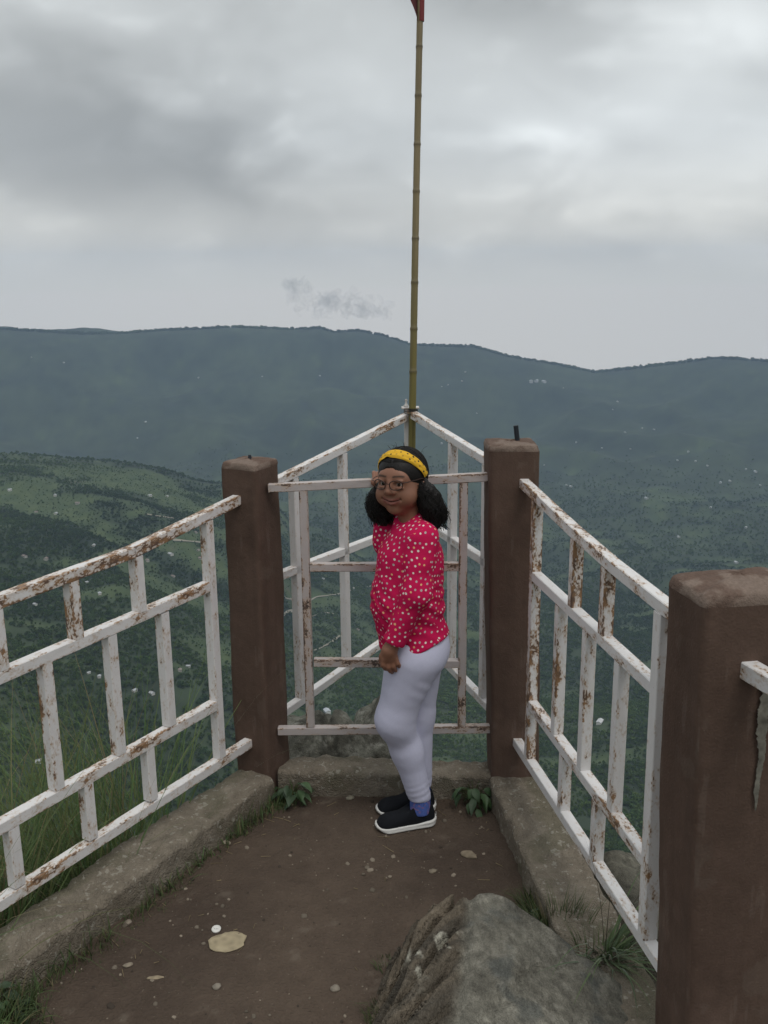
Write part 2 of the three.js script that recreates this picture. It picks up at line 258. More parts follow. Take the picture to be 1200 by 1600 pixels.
{
  const r = rng(71), mat = std({ vertexColors: true, roughness: 0.95, side: THREE.DoubleSide });
  const sets = [crownGeometry(3, 60, 0.15, 3), crownGeometry(8, 60, 0.15, 3), crownGeometry(19, 46, 0.17, 3)].map((g) => ({ g, m: [], c: [] }));
  const q = new THREE.Quaternion(), up = V(0, 1, 0);
  const add = (x, z, h, sink = 0.3) => {
    const y = ground(x, z), s = sets[Math.floor(r() * 3)], w = h * (0.85 + 0.5 * r());
    s.m.push(new THREE.Matrix4().compose(V(x, y - sink, z), q.setFromAxisAngle(up, r() * 6.283), V(w, h, w)));
    const t = 0.70 + 0.40 * r(), wrm = r(), patch = clamp(0.5 + fbm(x / 190, z / 190, 6.6, 2) * 1.4); s.c.push([(0.036 + 0.020 * wrm + 0.036 * patch) * t, (0.068 + 0.014 * wrm + 0.052 * patch) * t, (0.026 + 0.013 * patch) * t]);
  };
  const clear = (x, z) => HOMES.some((h) => Math.abs(h[0] - x) < h[2] * 1.3 && z - h[1] > -h[2] && z - h[1] < h[2] * 3 + 3);
  for (const [n, d0, d1, lo, hi] of [[98000, 240, 1500, 1.8, 4.4], [46000, 1500, 2900, 3, 4.5]])
    for (let k = 0; k < n; k++) {
      const az = (r() * 2 - 1) * 27 * Math.PI / 180, D = Math.sqrt(lerp(d0 ** 2, d1 ** 2, r())), x = Math.sin(az) * D, z = -Math.cos(az) * D, f = fields(x, z);
      if (r() < f * 0.72 || r() < sst(1600, 2900, D) || fbm(x / 60, z / 60, 12.3, 2) < -0.4 || clear(x, z)) continue;
      add(x, z, (lo + hi * r() * r()) * (1 - 0.5 * f));
    }
  for (let k = 0; k < 2600; k++) { const az = (r() * 2 - 1) * 29 * Math.PI / 180, D = 3900 + (r() - 0.5) * 60; const h = 8 + 11 * r() * r(); add(Math.sin(az) * D, -Math.cos(az) * D, h, h * 0.3); }
  for (const s of sets) {
    const m = new THREE.InstancedMesh(s.g, mat, s.m.length); m.name = numbered('forest'); const col = new THREE.Color();
    s.m.forEach((x, i) => { m.setMatrixAt(i, x); m.setColorAt(i, col.setRGB(...s.c[i])); });
    m.castShadow = m.receiveShadow = true; m.userData.kind = 'stuff'; m.userData.label = 'green trees covering the slopes of the valley'; m.userData.category = 'forest'; scene.add(m);
  }
}
// ------------------------------------------------------------------ tracks cut across the slopes
{
  const m = std({ color: new THREE.Color(0.26, 0.24, 0.19), roughness: 1 });
  [[[-126, -1089], [-115, -1167], [-98, -1215], [-78, -1242], [-59, -1319], [-33, -1456], [-1, -1521]], [[-123, -1043], [-101, -1137], [-68, -1175]], [[-86, -1026], [-75, -1035], [-65, -1056], [-56, -1086]], [[-303, -1147], [-291, -1155], [-280, -1168], [-272, -1215]], [[-260, -1102], [-239, -1114], [-219, -1134]]].forEach((pts, k) => {
    const c = new THREE.CatmullRomCurve3(pts.map(([x, z]) => V(x, 0, z))), P = [], I = [], n = 70, w = k > 2 ? 2.6 : 1.7;
    for (let i = 0; i <= n; i++) { const p = c.getPoint(i / n), t = c.getTangent(i / n), wd = w * (0.7 + 0.5 * n3(p.x * 0.06, 2, p.z * 0.06)); for (const s of [-1, 1]) { const x = p.x - t.z * wd * s, z = p.z + t.x * wd * s; P.push(x, ground(x, z) + 1.1, z); } if (i) { const q = i * 2; I.push(q - 2, q, q - 1, q - 1, q, q + 1); } }
    const g = new THREE.BufferGeometry(); g.setAttribute('position', new THREE.Float32BufferAttribute(P, 3)); g.setIndex(I); g.computeVertexNormals(); setting(numbered('path'), g, m);
  });
}
// ------------------------------------------------------------------ the homesteads
{
  const wallC = [[0.55, 0.54, 0.50], [0.42, 0.40, 0.36], [0.44, 0.44, 0.43], [0.68, 0.68, 0.66], [0.70, 0.69, 0.66]].map((c) => std({ color: new THREE.Color(...c), roughness: 0.95 }));
  const roofC = [[0.36, 0.37, 0.38], [0.21, 0.17, 0.145], [0.42, 0.43, 0.44], [0.45, 0.47, 0.50], [0.5, 0.5, 0.5]].map((c) => std({ color: new THREE.Color(...c), roughness: 0.6 })), dark = std({ color: new THREE.Color(0.03, 0.03, 0.035), roughness: 0.4 });
  const labels = [['white-walled house with a grey metal roof among the fields of the near spur', 'grey roofed houses on the near spur'], ['cream-walled house with a dull brown roof among the fields of the near spur', 'brown roofed houses on the near spur'], ['tiny white house on the wooded mountainside across the valley', 'houses across the valley'], ['white house in the valley trees below the lowest gate rail'], ['long white house in the valley trees seen through the bars of the right railing']];
  const protos = labels.map(([label, group], k) => {
    const g = new THREE.Group(), sh = new THREE.Shape(); [[-0.5, -0.35], [0.5, -0.35], [0.5, 0.32], [0, 0.52], [-0.5, 0.32]].forEach(([x, y], i) => i ? sh.lineTo(x, y) : sh.moveTo(x, y));
    const len = k === 4 ? 1.8 : 1.35; part('wall', new THREE.ExtrudeGeometry(sh, { depth: len, bevelEnabled: false }).translate(0, 0, -len / 2), wallC[k], g);
    const rs = new THREE.Shape(); [[-0.58, 0.28], [0, 0.53], [0.58, 0.28], [0.58, 0.32], [0, 0.575], [-0.58, 0.32]].forEach(([x, y], i) => i ? rs.lineTo(x, y) : rs.moveTo(x, y)); part('roof', new THREE.ExtrudeGeometry(rs, { depth: len + 0.16, bevelEnabled: false }).translate(0, 0, -len / 2 - 0.08), roofC[k], g);
    if (k !== 2) for (const s of [-1, 1]) { for (const z of [-0.32, 0.32]) part('window', new THREE.BoxGeometry(0.02, 0.16, 0.13).translate(s * 0.502, 0.14, z * len), dark, g); part('door', new THREE.BoxGeometry(0.02, 0.28, 0.14).translate(s * 0.502, 0.06, 0), dark, g); }
    tag(g, label, 'house', group); return g;
  });
  for (const [x, z, w, a, k] of HOMES) { const h = protos[k].clone(); h.name = numbered('house'); h.scale.setScalar(w); h.position.set(x, ground(x, z) + 0.22 * w, z); h.rotation.y = a; scene.add(shade(h)); }
}

{ // a wisp of cloud hanging over the ridge: many thin shreds
  const r = rng(44), P = [], g3 = () => (r() + r() + r() - 1.5) * 1.15;
  for (const [x, y, z, a, b, n] of [[-370, 0, -4300, 62, 40, 48], [-405, 28, -4300, 30, 22, 12], [-170, -72, -4300, 150, 44, 130], [-40, -100, -4290, 80, 22, 36], [-250, -45, -4310, 70, 30, 34]])
    for (let i = 0; i < n; i++) { const c = V(x + g3() * a, y + g3() * b, z + g3() * 60), u = V(r() - 0.5, r() - 0.5, r() - 0.5).normalize(), w = V(r() - 0.5, r() - 0.5, r() - 0.5).cross(u).normalize(), R = 16 + 20 * r(), pt = []; for (let k = 0; k < 7; k++) pt.push(c.clone().addScaledVector(u, Math.cos(k * 0.8976) * R * (0.6 + 0.5 * r())).addScaledVector(w, Math.sin(k * 0.8976) * R * (0.6 + 0.5 * r()))); for (let k = 0; k < 7; k++) for (const q of [c, pt[k], pt[(k + 1) % 7]]) P.push(q.x, q.y, q.z); }
  const g = new THREE.BufferGeometry(); g.setAttribute('position', new THREE.Float32BufferAttribute(P, 3)); g.computeVertexNormals();
  solo('cloud', g, std({ color: new THREE.Color(0.30, 0.31, 0.33), roughness: 1, transparent: true, opacity: 0.05, side: THREE.DoubleSide }), 'small dark wisp of cloud hanging just above the far ridge', 'cloud');
}
// ------------------------------------------------------------------ the lookout: earth floor and kerbs
const dirtTex = tex(1024, 1024, (u, v) => {
  const a = pf(u, v, 5, 5, 11, 5), b = pf(u, v, 40, 40, 23, 4), c = pn(u * 380, v * 380, 380, 380, 31), d = pf(u, v, 14, 14, 41, 4);
  let q = mix3([0.052, 0.038, 0.030], [0.098, 0.073, 0.055], a); q = mul3(q, 0.78 + 0.3 * b + 0.16 * c);
  q = mix3(q, [0.15, 0.125, 0.10], 0.4 * sst(0.62, 0.75, d) * sst(0.5, 0.8, b)); if (c > 0.972) q = mix3(q, [0.24, 0.21, 0.17], 0.6); if (c < 0.02) q = mul3(q, 0.6); return q;
});
const dirtBump = tex(1024, 1024, (u, v) => { const k = 0.45 * pf(u, v, 40, 40, 23, 4) + 0.3 * pf(u, v, 9, 9, 77, 3) + 0.25 * pn(u * 380, v * 380, 380, 380, 31); return [k, k, k]; }, false);
const dirtMat = std({ map: dirtTex, bumpMap: dirtBump, bumpScale: 0.012, roughness: 0.95 });
const leftIn = (z) => -0.41 - (z + 3.05) * (0.515 / 0.857), rightIn = (z) => z < -1.75 ? 0.372 + (z + 3.0) * 0.118 : 0.52 + (z + 1.75) * 0.33;
const floorY = (x, z) => fbm(x * 2.1, z * 2.1, 3.3, 3) * 0.016 + fbm(x * 14, z * 14, 8.1, 2) * 0.003;
{
  const zs = []; for (let z = -3.2; z < -1.2; z += 0.022) zs.push(z); for (let z = -1.2; z < 5; z += 0.12) zs.push(z);
  const P = [], U = [], I = [], n = 90;
  zs.forEach((z, i) => { for (let j = 0; j <= n; j++) { const x = lerp(leftIn(z) - 0.1, rightIn(z) + 0.1, j / n); P.push(x, floorY(x, z), z); U.push(x / 1.7 + z * 0.11, z / 1.7 - x * 0.07); if (i && j) { const o = i * (n + 1) + j; I.push(o - n - 2, o, o - n - 1, o - n - 2, o - 1, o); } } });
  const g = new THREE.BufferGeometry(); g.setAttribute('position', new THREE.Float32BufferAttribute(P, 3)); g.setAttribute('uv', new THREE.Float32BufferAttribute(U, 2)); g.setIndex(I); g.computeVertexNormals();
  setting('ground', g, dirtMat);
}
const concTex = tex(1024, 1024, (u, v) => {
  const a = pf(u, v, 5, 5, 51, 5), b = pf(u, v, 32, 32, 53, 4), c = pn(u * 300, v * 300, 300, 300, 59), moss = sst(0.52, 0.64, pf(u, v, 6, 6, 61, 5)), lich = sst(0.66, 0.76, pf(u, v, 64, 64, 67, 3));
  let q = mix3([0.135, 0.112, 0.085], [0.235, 0.205, 0.165], a); q = mul3(q, 0.62 + 0.5 * b + 0.24 * c); q = mix3(q, [0.085, 0.082, 0.05], moss * 0.42); q = mix3(q, [0.40, 0.38, 0.33], lich * 0.4); if (c > 0.97) q = mul3(q, 1.6); if (c < 0.05) q = mul3(q, 0.6); return q;
});
const concBump = tex(1024, 1024, (u, v) => { const k = 0.4 * pf(u, v, 32, 32, 53, 4) + 0.35 * pf(u, v, 10, 10, 57, 4) + 0.25 * pn(u * 300, v * 300, 300, 300, 59); return [k, k, k]; }, false);
const concMat = std({ map: concTex, bumpMap: concBump, bumpScale: 0.014, roughness: 0.95 });
// a rough cast kerb between two lines on the ground (inner and outer edge), with worn edges
function kerb(name, a, b, width, height, sink, mat = concMat) { // a, b: ends of the inner edge [x, z]; outward is to the given side
  const d = V(b[0] - a[0], 0, b[1] - a[1]), len = d.length(); d.normalize(); const o = V(-d.z, 0, d.x).multiplyScalar(Math.sign(width)), w = Math.abs(width);
  const prof = []; const R = 0.016;
  for (let i = 0; i <= 5; i++) prof.push([0, lerp(-sink, height - R, i / 5)]); for (let i = 1; i <= 4; i++) { const t = i / 4 * Math.PI / 2; prof.push([R - R * Math.cos(t), height - R + R * Math.sin(t)]); }
  for (let i = 1; i <= 8; i++) prof.push([lerp(R, w - R, i / 8), height]); for (let i = 1; i <= 4; i++) { const t = i / 4 * Math.PI / 2; prof.push([w - R + R * Math.sin(t), height - R + R * Math.cos(t)]); } for (let i = 1; i <= 5; i++) prof.push([w, lerp(height - R, -sink, i / 5)]);
  const n = Math.ceil(len / 0.014), P = [], U = [], I = [], m = prof.length;
  for (let i = 0; i <= n; i++) {
    let s = 0;
    for (let j = 0; j < m; j++) {
      if (j) s += Math.hypot(prof[j][0] - prof[j - 1][0], prof[j][1] - prof[j - 1][1]);
      const L = i / n * len, e = prof[j], px = a[0] + d.x * L, pz = a[1] + d.z * L;
      const k = fbm(px * 5, e[1] * 5 + e[0] * 5, pz * 5, 4) * 0.024 + fbm(px * 27, e[1] * 27 + e[0] * 27, pz * 27, 3) * 0.013, edge = Math.exp(-(((e[0]) / 0.02) ** 2)) * sst(height - 0.05, height, e[1]) * Math.max(0, fbm(px * 13, 2, pz * 13, 3)) * 0.05;
      const out = e[0] + (e[0] < w / 2 ? -k : k) * (e[1] < height - 0.02 ? 1 : 0.6), yy = e[1] + (e[1] > height - 0.02 ? k * 0.9 - edge : 0);
      P.push(px + o.x * out, yy, pz + o.z * out); U.push(L / 0.9 + a[0], s / 0.9);
      if (i && j) { const q = i * m + j; width > 0 ? I.push(q - m - 1, q, q - m, q - m - 1, q - 1, q) : I.push(q - m - 1, q - m, q, q - m - 1, q, q - 1); }
    }
  }
  const g = new THREE.BufferGeometry(); g.setAttribute('position', new THREE.Float32BufferAttribute(P, 3)); g.setAttribute('uv', new THREE.Float32BufferAttribute(U, 2)); g.setIndex(I); g.computeVertexNormals(); return setting(name, g, mat);
}
kerb('kerb_left', [-0.41, -3.05], [-1.66, -0.97], 0.165, 0.10, 0.35);
kerb('kerb_right', [0.372, -3.03], [0.545, -1.55], -0.185, 0.10, 0.35);
kerb('kerb_end', [-0.40, -3.09], [0.39, -3.045], -0.125, 0.10, 0.30);

// ------------------------------------------------------------------ rocks
function rockColour(base, dark, pale, sc) { return (x, y, z) => { const a = fbm(x * sc, y * sc, z * sc, 5), b = fbm(x * sc * 7, y * sc * 7, z * sc * 7, 3), l = sst(0.22, 0.38, fbm(x * sc * 2.6 + 9, y * sc * 2.6, z * sc * 2.6, 4)); let q = mix3(dark, base, sst(-0.4, 0.3, a)); q = mul3(q, 0.85 + 0.7 * b); return mix3(q, pale, l * 0.65); }; }
const grain = tex(1024, 1024, (u, v) => { const k = 0.62 + 0.34 * pf(u, v, 24, 24, 401, 4) + 0.34 * (pn(u * 300, v * 300, 300, 300, 407) - 0.5) + 0.5 * sst(0.60, 0.75, pf(u, v, 50, 50, 411, 3)) * 0.5 - 0.16 * sst(0.62, 0.72, pf(u, v, 36, 12, 417, 4)); return [k, k, k * 0.98]; }, false);
const rockMat = std({ vertexColors: true, roughness: 0.92, map: grain, bumpMap: concBump, bumpScale: 0.012 });
{ // the big slab that juts from the earth beside the right kerb
  // faces: a tilted smooth slab on the kerb side, a steep weathered face on the path side
  const pl = [ // [normal, point on it]
    [V(0.05, 0.99, 0.12), V(0.25, 0.262, -2.10)], // smooth top of the slab
    [V(0.44, 0.89, 0.12), V(0.345, 0.240, -2.10)], // its fall towards the kerb
    [V(-0.30, 0.95, 0.02), V(0.20, 0.262, -2.05)], // narrow shoulder on the path side
    [V(-0.88, 0.46, -0.20), V(0.050, 0.145, -2.13)], // weathered side
    [V(-0.14, 0.30, -0.94), V(0.20, 0.245, -2.155)], // end towards the path
    [V(0.55, 0.34, -0.76), V(0.490, 0.160, -2.058)], // back, along the kerb
    [V(0.95, 0.30, 0.1), V(0.86, 0.02, -1.8)],
  ].map(([n, p]) => { n.normalize(); return [n.x, n.y, n.z, n.dot(p)]; });
  const f = (x, y, z) => {
    const st = n3(x * 7 + 2, y * 1.5, z * 7) * 0.012;
    let d = -1; for (const [a, b, c, k] of pl) d = d === -1 ? a * x + b * y + c * z - k : smax(d, a * x + b * y + c * z - k, 0.008);
    // bedding seen edge-on in the weathered side: grooves that run up the face
    const side = sst(0.225, 0.175, x + (z + 2.12) * 0.18), along = z * 0.8 + x * 1.0 + n3(x * 5, y * 5, z * 3) * 0.05;
    const gr = Math.abs(((along * 13) % 1 + 1) % 1 - 0.5) * 2, gr2 = Math.abs(((along * 31 + n3(x * 9, y * 2.5, z * 9)) % 1 + 1) % 1 - 0.5) * 2;
    d += side * (sst(0.55, 1, gr) * 0.034 + sst(0.5, 1, gr2) * 0.012) + 0.014 * Math.exp(-(((x + (z + 2.12) * 0.18 - 0.215) / 0.014) ** 2));
    // a shallow crack and steps over the slab
    const cr = x * 0.7 + z * 0.72 + 1.12 + n3(x * 6, 1, z * 6) * 0.05; d += 0.010 * Math.exp(-((cr / 0.012) ** 2)) + 0.006 * sst(-0.02, 0.03, cr);
    return d - fbm(x * 4, y * 4, z * 4, 4) * 0.015 - st * 0.6 - fbm(x * 22, y * 22, z * 22, 3) * 0.007;
  };
  const g = nets(f, [-0.20, -0.10, -2.34], [0.92, 0.33, -1.30], 0.0075);
  const base = rockColour([0.265, 0.25, 0.212], [0.155, 0.145, 0.122], [0.32, 0.305, 0.265], 5);
  paint(g, (x, y, z) => {
    let c = base(x, y, z); const side = sst(0.225, 0.19, x + (z + 2.12) * 0.18 + 0.012 * n3(x * 20, y * 20, z * 20));
    const streak = fbm(z * 16 + x * 9, y * 2.2, 3.1, 4), pale = sst(0.20, 0.30, fbm(x * 16, y * 7, z * 16, 4)) * sst(-0.05, 0.15, n3(z * 6 + x * 3, 4, 2));
    c = mix3(c, mix3([0.06, 0.05, 0.04], [0.17, 0.135, 0.10], sst(-0.35, 0.35, streak)), side * 0.85); c = mix3(c, [0.42, 0.40, 0.34], side * pale * 0.9);
    const bl = sst(0.12, 0.32, fbm(x * 9 + 4, y * 9, z * 9 + 2, 4)) * (1 - side); return mix3(c, [0.085, 0.095, 0.095], bl * 0.55);
  });
  solo('boulder', boxUV(g, 1.4), rockMat, 'large grey tilted boulder jutting from the earth floor with a streaked brown side', 'boulder');
}
function lumpRock(lo, hi, f, cell, cols, label, name = 'boulder') { const g = nets(f, lo, hi, cell); paint(g, rockColour(...cols)); return solo(name, boxUV(g, 1.4), rockMat, label, 'rock'); }
lumpRock([-0.75, -0.75, -4.4], [0.32, 0.26, -3.2], (x, y, z) => {
  let d = ell(x, y, z, [-0.30, -0.35, -3.55], [0.30, 0.47, 0.28]); d = smin(d, ell(x, y, z, [0.0, -0.36, -3.72], [0.20, 0.42, 0.30]), 0.03); d = smin(d, ell(x, y, z, [-0.03, -0.5, -4.02], [0.2, 0.42, 0.26]), 0.05);
  const w = Math.abs(((x * 3.1 + y * 2.2 + z * 0.8 + n3(x * 4, y * 4, z * 4) * 0.3) % 1 + 1) % 1 - 0.5); return d + sst(0.12, 0, w) * 0.05 - fbm(x * 5, y * 5, z * 5, 5) * 0.10 - fbm(x * 24, y * 24, z * 24, 3) * 0.012;
}, 0.013, [[0.24, 0.235, 0.20], [0.10, 0.095, 0.08], [0.38, 0.37, 0.33], 7], 'craggy pale grey rock outcrop behind the end kerb under the white gate');
lumpRock([0.52, -0.7, -2.85], [1.15, 0.30, -2.05], (x, y, z) => smax(ell(x, y, z, [0.82, -0.25, -2.45], [0.27, 0.42, 0.36]) , 0.45 * (x - 0.8) + 0.88 * (y - 0.06) - 0.12 * (z + 2.45), 0.06) - fbm(x * 4, y * 4, z * 4, 4) * 0.05 - fbm(x * 20, y * 20, z * 20, 3) * 0.008, 0.013, [[0.17, 0.16, 0.13], [0.09, 0.085, 0.07], [0.25, 0.24, 0.2], 6], 'smooth grey rock just outside the railing of the right kerb');

// ------------------------------------------------------------------ posts
const brownTex = tex(1024, 1024, (u, v) => {
  const a = pf(u, v, 4, 4, 81, 5), b = pf(u, v, 26, 26, 83, 4), c = pn(u * 340, v * 340, 340, 340, 89), w = sst(0.66, 0.74, pf(u, v, 12, 9, 91, 5));
  let q = mix3([0.080, 0.051, 0.039], [0.108, 0.072, 0.056], a); q = mul3(q, 0.78 + 0.34 * b + 0.1 * c); q = mix3(q, [0.12, 0.09, 0.072], w * 0.4); q = mul3(q, 0.88 + 0.24 * pf(u, v, 46, 3, 97, 4)); const scuff = sst(0.70, 0.76, pf(u, v, 40, 8, 99, 4)); q = mix3(q, [0.20, 0.165, 0.14], scuff * 0.14); if (c > 0.985) q = mix3(q, [0.3, 0.26, 0.22], 0.5); return q;
});
const brownBump = tex(1024, 1024, (u, v) => { const k = 0.5 * pf(u, v, 9, 9, 93, 4) + 0.35 * pf(u, v, 40, 40, 95, 3) + 0.15 * pn(u * 340, v * 340, 340, 340, 89); return [k, k, k]; }, false);
const brownMat = std({ map: brownTex, bumpMap: brownBump, bumpScale: 0.0032, roughness: 0.82 });
const wornTex = tex(512, 512, (u, v) => { const a = pf(u, v, 6, 6, 101, 5), c = pn(u * 160, v * 160, 160, 160, 103), s = sst(0.42, 0.6, pf(u, v, 9, 9, 105, 5)); return mul3(mix3([0.115, 0.078, 0.062], [0.185, 0.14, 0.115], s), 0.7 + 0.35 * a + 0.25 * c); });
const wornMat = std({ map: wornTex, bumpMap: brownBump, bumpScale: 0.006, roughness: 0.95 });
const darkIron = std({ color: new THREE.Color(0.02, 0.024, 0.032), roughness: 0.6, metalness: 0.3 });
function post(x, z, w, d, top, turn, dome, label, lean = [0, 0]) {
  const t = thing('concrete_post', label, 'post', [x, 0, z], 'brown concrete fence posts'); t.rotation.y = turn;
  const foot = -0.3, h = top - foot, seg = 16, rows = 40;
  // rounded square shaft with slightly wavy hand-finished faces
  const P = [], I = [], ring = [], R = 0.017, nC = 4;
  for (let s = 0; s < 4; s++) { for (let i = 0; i < seg; i++) { const t0 = lerp(-1, 1, i / seg); const hw = w / 2 - R, hd = d / 2 - R; if (s === 0) ring.push([w / 2, t0 * hd]); if (s === 1) ring.push([-t0 * hw, d / 2]); if (s === 2) ring.push([-w / 2, -t0 * hd]); if (s === 3) ring.push([t0 * hw, -d / 2]); }
    for (let i = 0; i < nC; i++) { const a = (s + i / nC) * Math.PI / 2, cx = (w / 2 - R) * (s === 0 || s === 3 ? 1 : -1), cz = (d / 2 - R) * (s === 0 || s === 1 ? 1 : -1); ring.push([cx + R * Math.cos(a), cz + R * Math.sin(a)]); } }
  const m = ring.length; let cut = 0.02;
  for (let j = 0; j <= rows; j++) for (let i = 0; i < m; i++) {
    const y = foot + (h - cut) * j / rows, k = fbm(ring[i][0] * 6 + x * 9, y * 3.1, ring[i][1] * 6 + z * 5, 3) * 0.010, sc = 1 + k / (w / 2), dy = (y - top) / h;
    P.push(ring[i][0] * sc + lean[0] * dy, y, ring[i][1] * sc + lean[1] * dy);
    if (j) { const a = (j - 1) * m + i, b = (j - 1) * m + (i + 1) % m, c = j * m + i, e = j * m + (i + 1) % m; I.push(a, c, b, b, c, e); }
  }
  const g = new THREE.BufferGeometry(); g.setAttribute('position', new THREE.Float32BufferAttribute(P, 3)); g.setIndex(I); g.computeVertexNormals(); part('shaft', boxUV(g, 0.9), brownMat, t);
  const CP = [], CI = []; const rr = 9;
  for (let j = 0; j <= rr; j++) for (let i = 0; i < m; i++) {
    const q = j / rr, sc = j === 0 ? 1 : Math.cos(q * Math.PI / 2) ** 0.9, k = j === 0 ? fbm(ring[i][0] * 6 + x * 9, (top - cut) * 3.1, ring[i][1] * 6 + z * 5, 3) * 0.010 : 0, rise = j === 0 ? 0 : cut * sst(0, 0.28, q) + dome * (1 - sc * sc);
    const s1 = (j === 0 ? 1 + k / (w / 2) : sc); CP.push(ring[i][0] * s1, top - cut + rise + fbm(ring[i][0] * 22, 1.2 + x, ring[i][1] * 22, 3) * 0.006 * (j ? 1 : 0), ring[i][1] * s1);
    if (j) { const a = (j - 1) * m + i, b = (j - 1) * m + (i + 1) % m, c = j * m + i, e = j * m + (i + 1) % m; CI.push(a, c, b, b, c, e); }
  }
  const cg = new THREE.BufferGeometry(); cg.setAttribute('position', new THREE.Float32BufferAttribute(CP, 3)); cg.setIndex(CI); cg.computeVertexNormals();
  part('worn_top', boxUV(cg, 1.7), wornMat, t); return t;
}
const pA = post(-0.462, -3.165, 0.150, 0.150, 1.248, -0.48, 0.008, 'brown concrete post between the left railing and the gate');
part('iron_stub', new THREE.CylinderGeometry(0.005, 0.008, 0.016, 7).translate(0, 1.260, 0), darkIron, pA, [0.0, 0, 0]);
const pB = post(0.432, -3.115, 0.172, 0.165, 1.312, 0.0, 0.006, 'brown concrete post with an iron stub on top beside the gate', [-0.042, 0]);
part('iron_stub', new THREE.CylinderGeometry(0.0085, 0.0085, 0.06, 10).rotateZ(0.13).translate(0, 1.338, 0), darkIron, pB, [0.02, 0, 0]);
const pC = post(0.712, -1.779, 0.235, 0.160, 1.240, 0.16, 0.022, 'brown concrete post with domed top and a whitish drip stain', [-0.055, 0]);
{ // lime that ran down from under the rail
  const s = new THREE.Shape(), r = rng(4), L = [], Rr = []; const wd = [[0, 0.011], [0.03, 0.014], [0.08, 0.013], [0.13, 0.011], [0.17, 0.008], [0.205, 0.007], [0.225, 0.005], [0.25, 0.006], [0.28, 0.003], [0.30, 0.0008]];
  for (let y = 0; y <= 0.3; y += 0.003) { const w = pick(wd, y), o = n3(y * 14, 1, 2) * 0.006; L.push([o - w * (0.8 + 0.9 * fbm(y * 60, 3, 1, 3) + 0.2 * r()), -y]); Rr.push([o + w * (0.8 + 0.9 * fbm(y * 60, 8, 5, 3) + 0.2 * r()), -y]); }
  [...L, ...Rr.reverse()].forEach(([x, y], i) => i ? s.lineTo(x, y) : s.moveTo(x, y));
  const g = boxUV(new THREE.ExtrudeGeometry(s, { depth: 0.002, bevelEnabled: false }), 5);
  const limeTex = tex(256, 256, (u, v) => { const a = pf(u, v, 12, 12, 7, 4); return mul3([0.20, 0.19, 0.16], 0.3 + 1.1 * a); });
  part('lime_stain', g, std({ map: limeTex, roughness: 1 }), pC, [0.028, 1.075, 0.0835]);
}

// ------------------------------------------------------------------ painted steel railings
function paintTexture(seed, white, amount, edge, rust, dark) { // u: along, v: once round the tube
  return tex(1024, 256, (u, v) => {
    const e = Math.min(...[0, 0.25, 0.5, 0.75, 1].map((k) => Math.abs(v - k))), a = pf(u, v, 26, 8, seed, 5), b = pf(u, v, 150, 30, seed + 7, 3), big = pf(u, v, 5, 2, seed + 3, 3), c = pn(u * 420, v * 100, 420, 100, seed + 9);
    const m = a * 0.62 + b * 0.38 + (big - 0.5) * 0.42 + edge * Math.exp(-((e / 0.035) ** 2)) * (0.5 + b), k = sst(1 - amount, 1 - amount + 0.05, m), halo = sst(0.82 - amount, 1 - amount + 0.06, m);
    let q = mul3(white, 0.9 + 0.12 * pf(u, v, 14, 5, seed + 15, 3) + 0.05 * c); q = mix3(q, [0.40, 0.265, 0.15], halo * 0.6);
    const fl = mix3(rust, dark, sst(0.4, 0.65, pf(u, v, 60, 14, seed + 21, 3))); q = mix3(q, fl, k * 0.92); if (c > 0.965 && b > 0.55) q = mix3(q, dark, 0.7); return q;
  });
}
const WHITE = [0.65, 0.63, 0.625], RUST = [0.235, 0.125, 0.055], DARK = [0.085, 0.045, 0.027];
const paintBump = tex(512, 128, (u, v) => { const k = 0.6 * pf(u, v, 40, 10, 211, 4) + 0.4 * pf(u, v, 12, 4, 215, 3); return [k, k, k]; }, false);
const mk = (t, rough = 0.5) => std({ map: t, bumpMap: paintBump, bumpScale: 0.0016, roughness: rough });
const M_light = mk(paintTexture(301, WHITE, 0.285, 0.06, RUST, DARK)), M_mid = mk(paintTexture(331, WHITE, 0.345, 0.09, RUST, DARK)), M_heavy = mk(paintTexture(361, WHITE, 0.455, 0.12, RUST, DARK)), M_gate = mk(paintTexture(391, [0.43, 0.385, 0.375], 0.345, 0.15, [0.14, 0.085, 0.06], [0.05, 0.035, 0.03]));
let uo = 0; const nextU = () => (uo += 0.377);
function bar(name, a, b, w, side, mat, parent) { return part(name, tube(V(...a), V(...b), w, side, nextU()), mat, parent); }
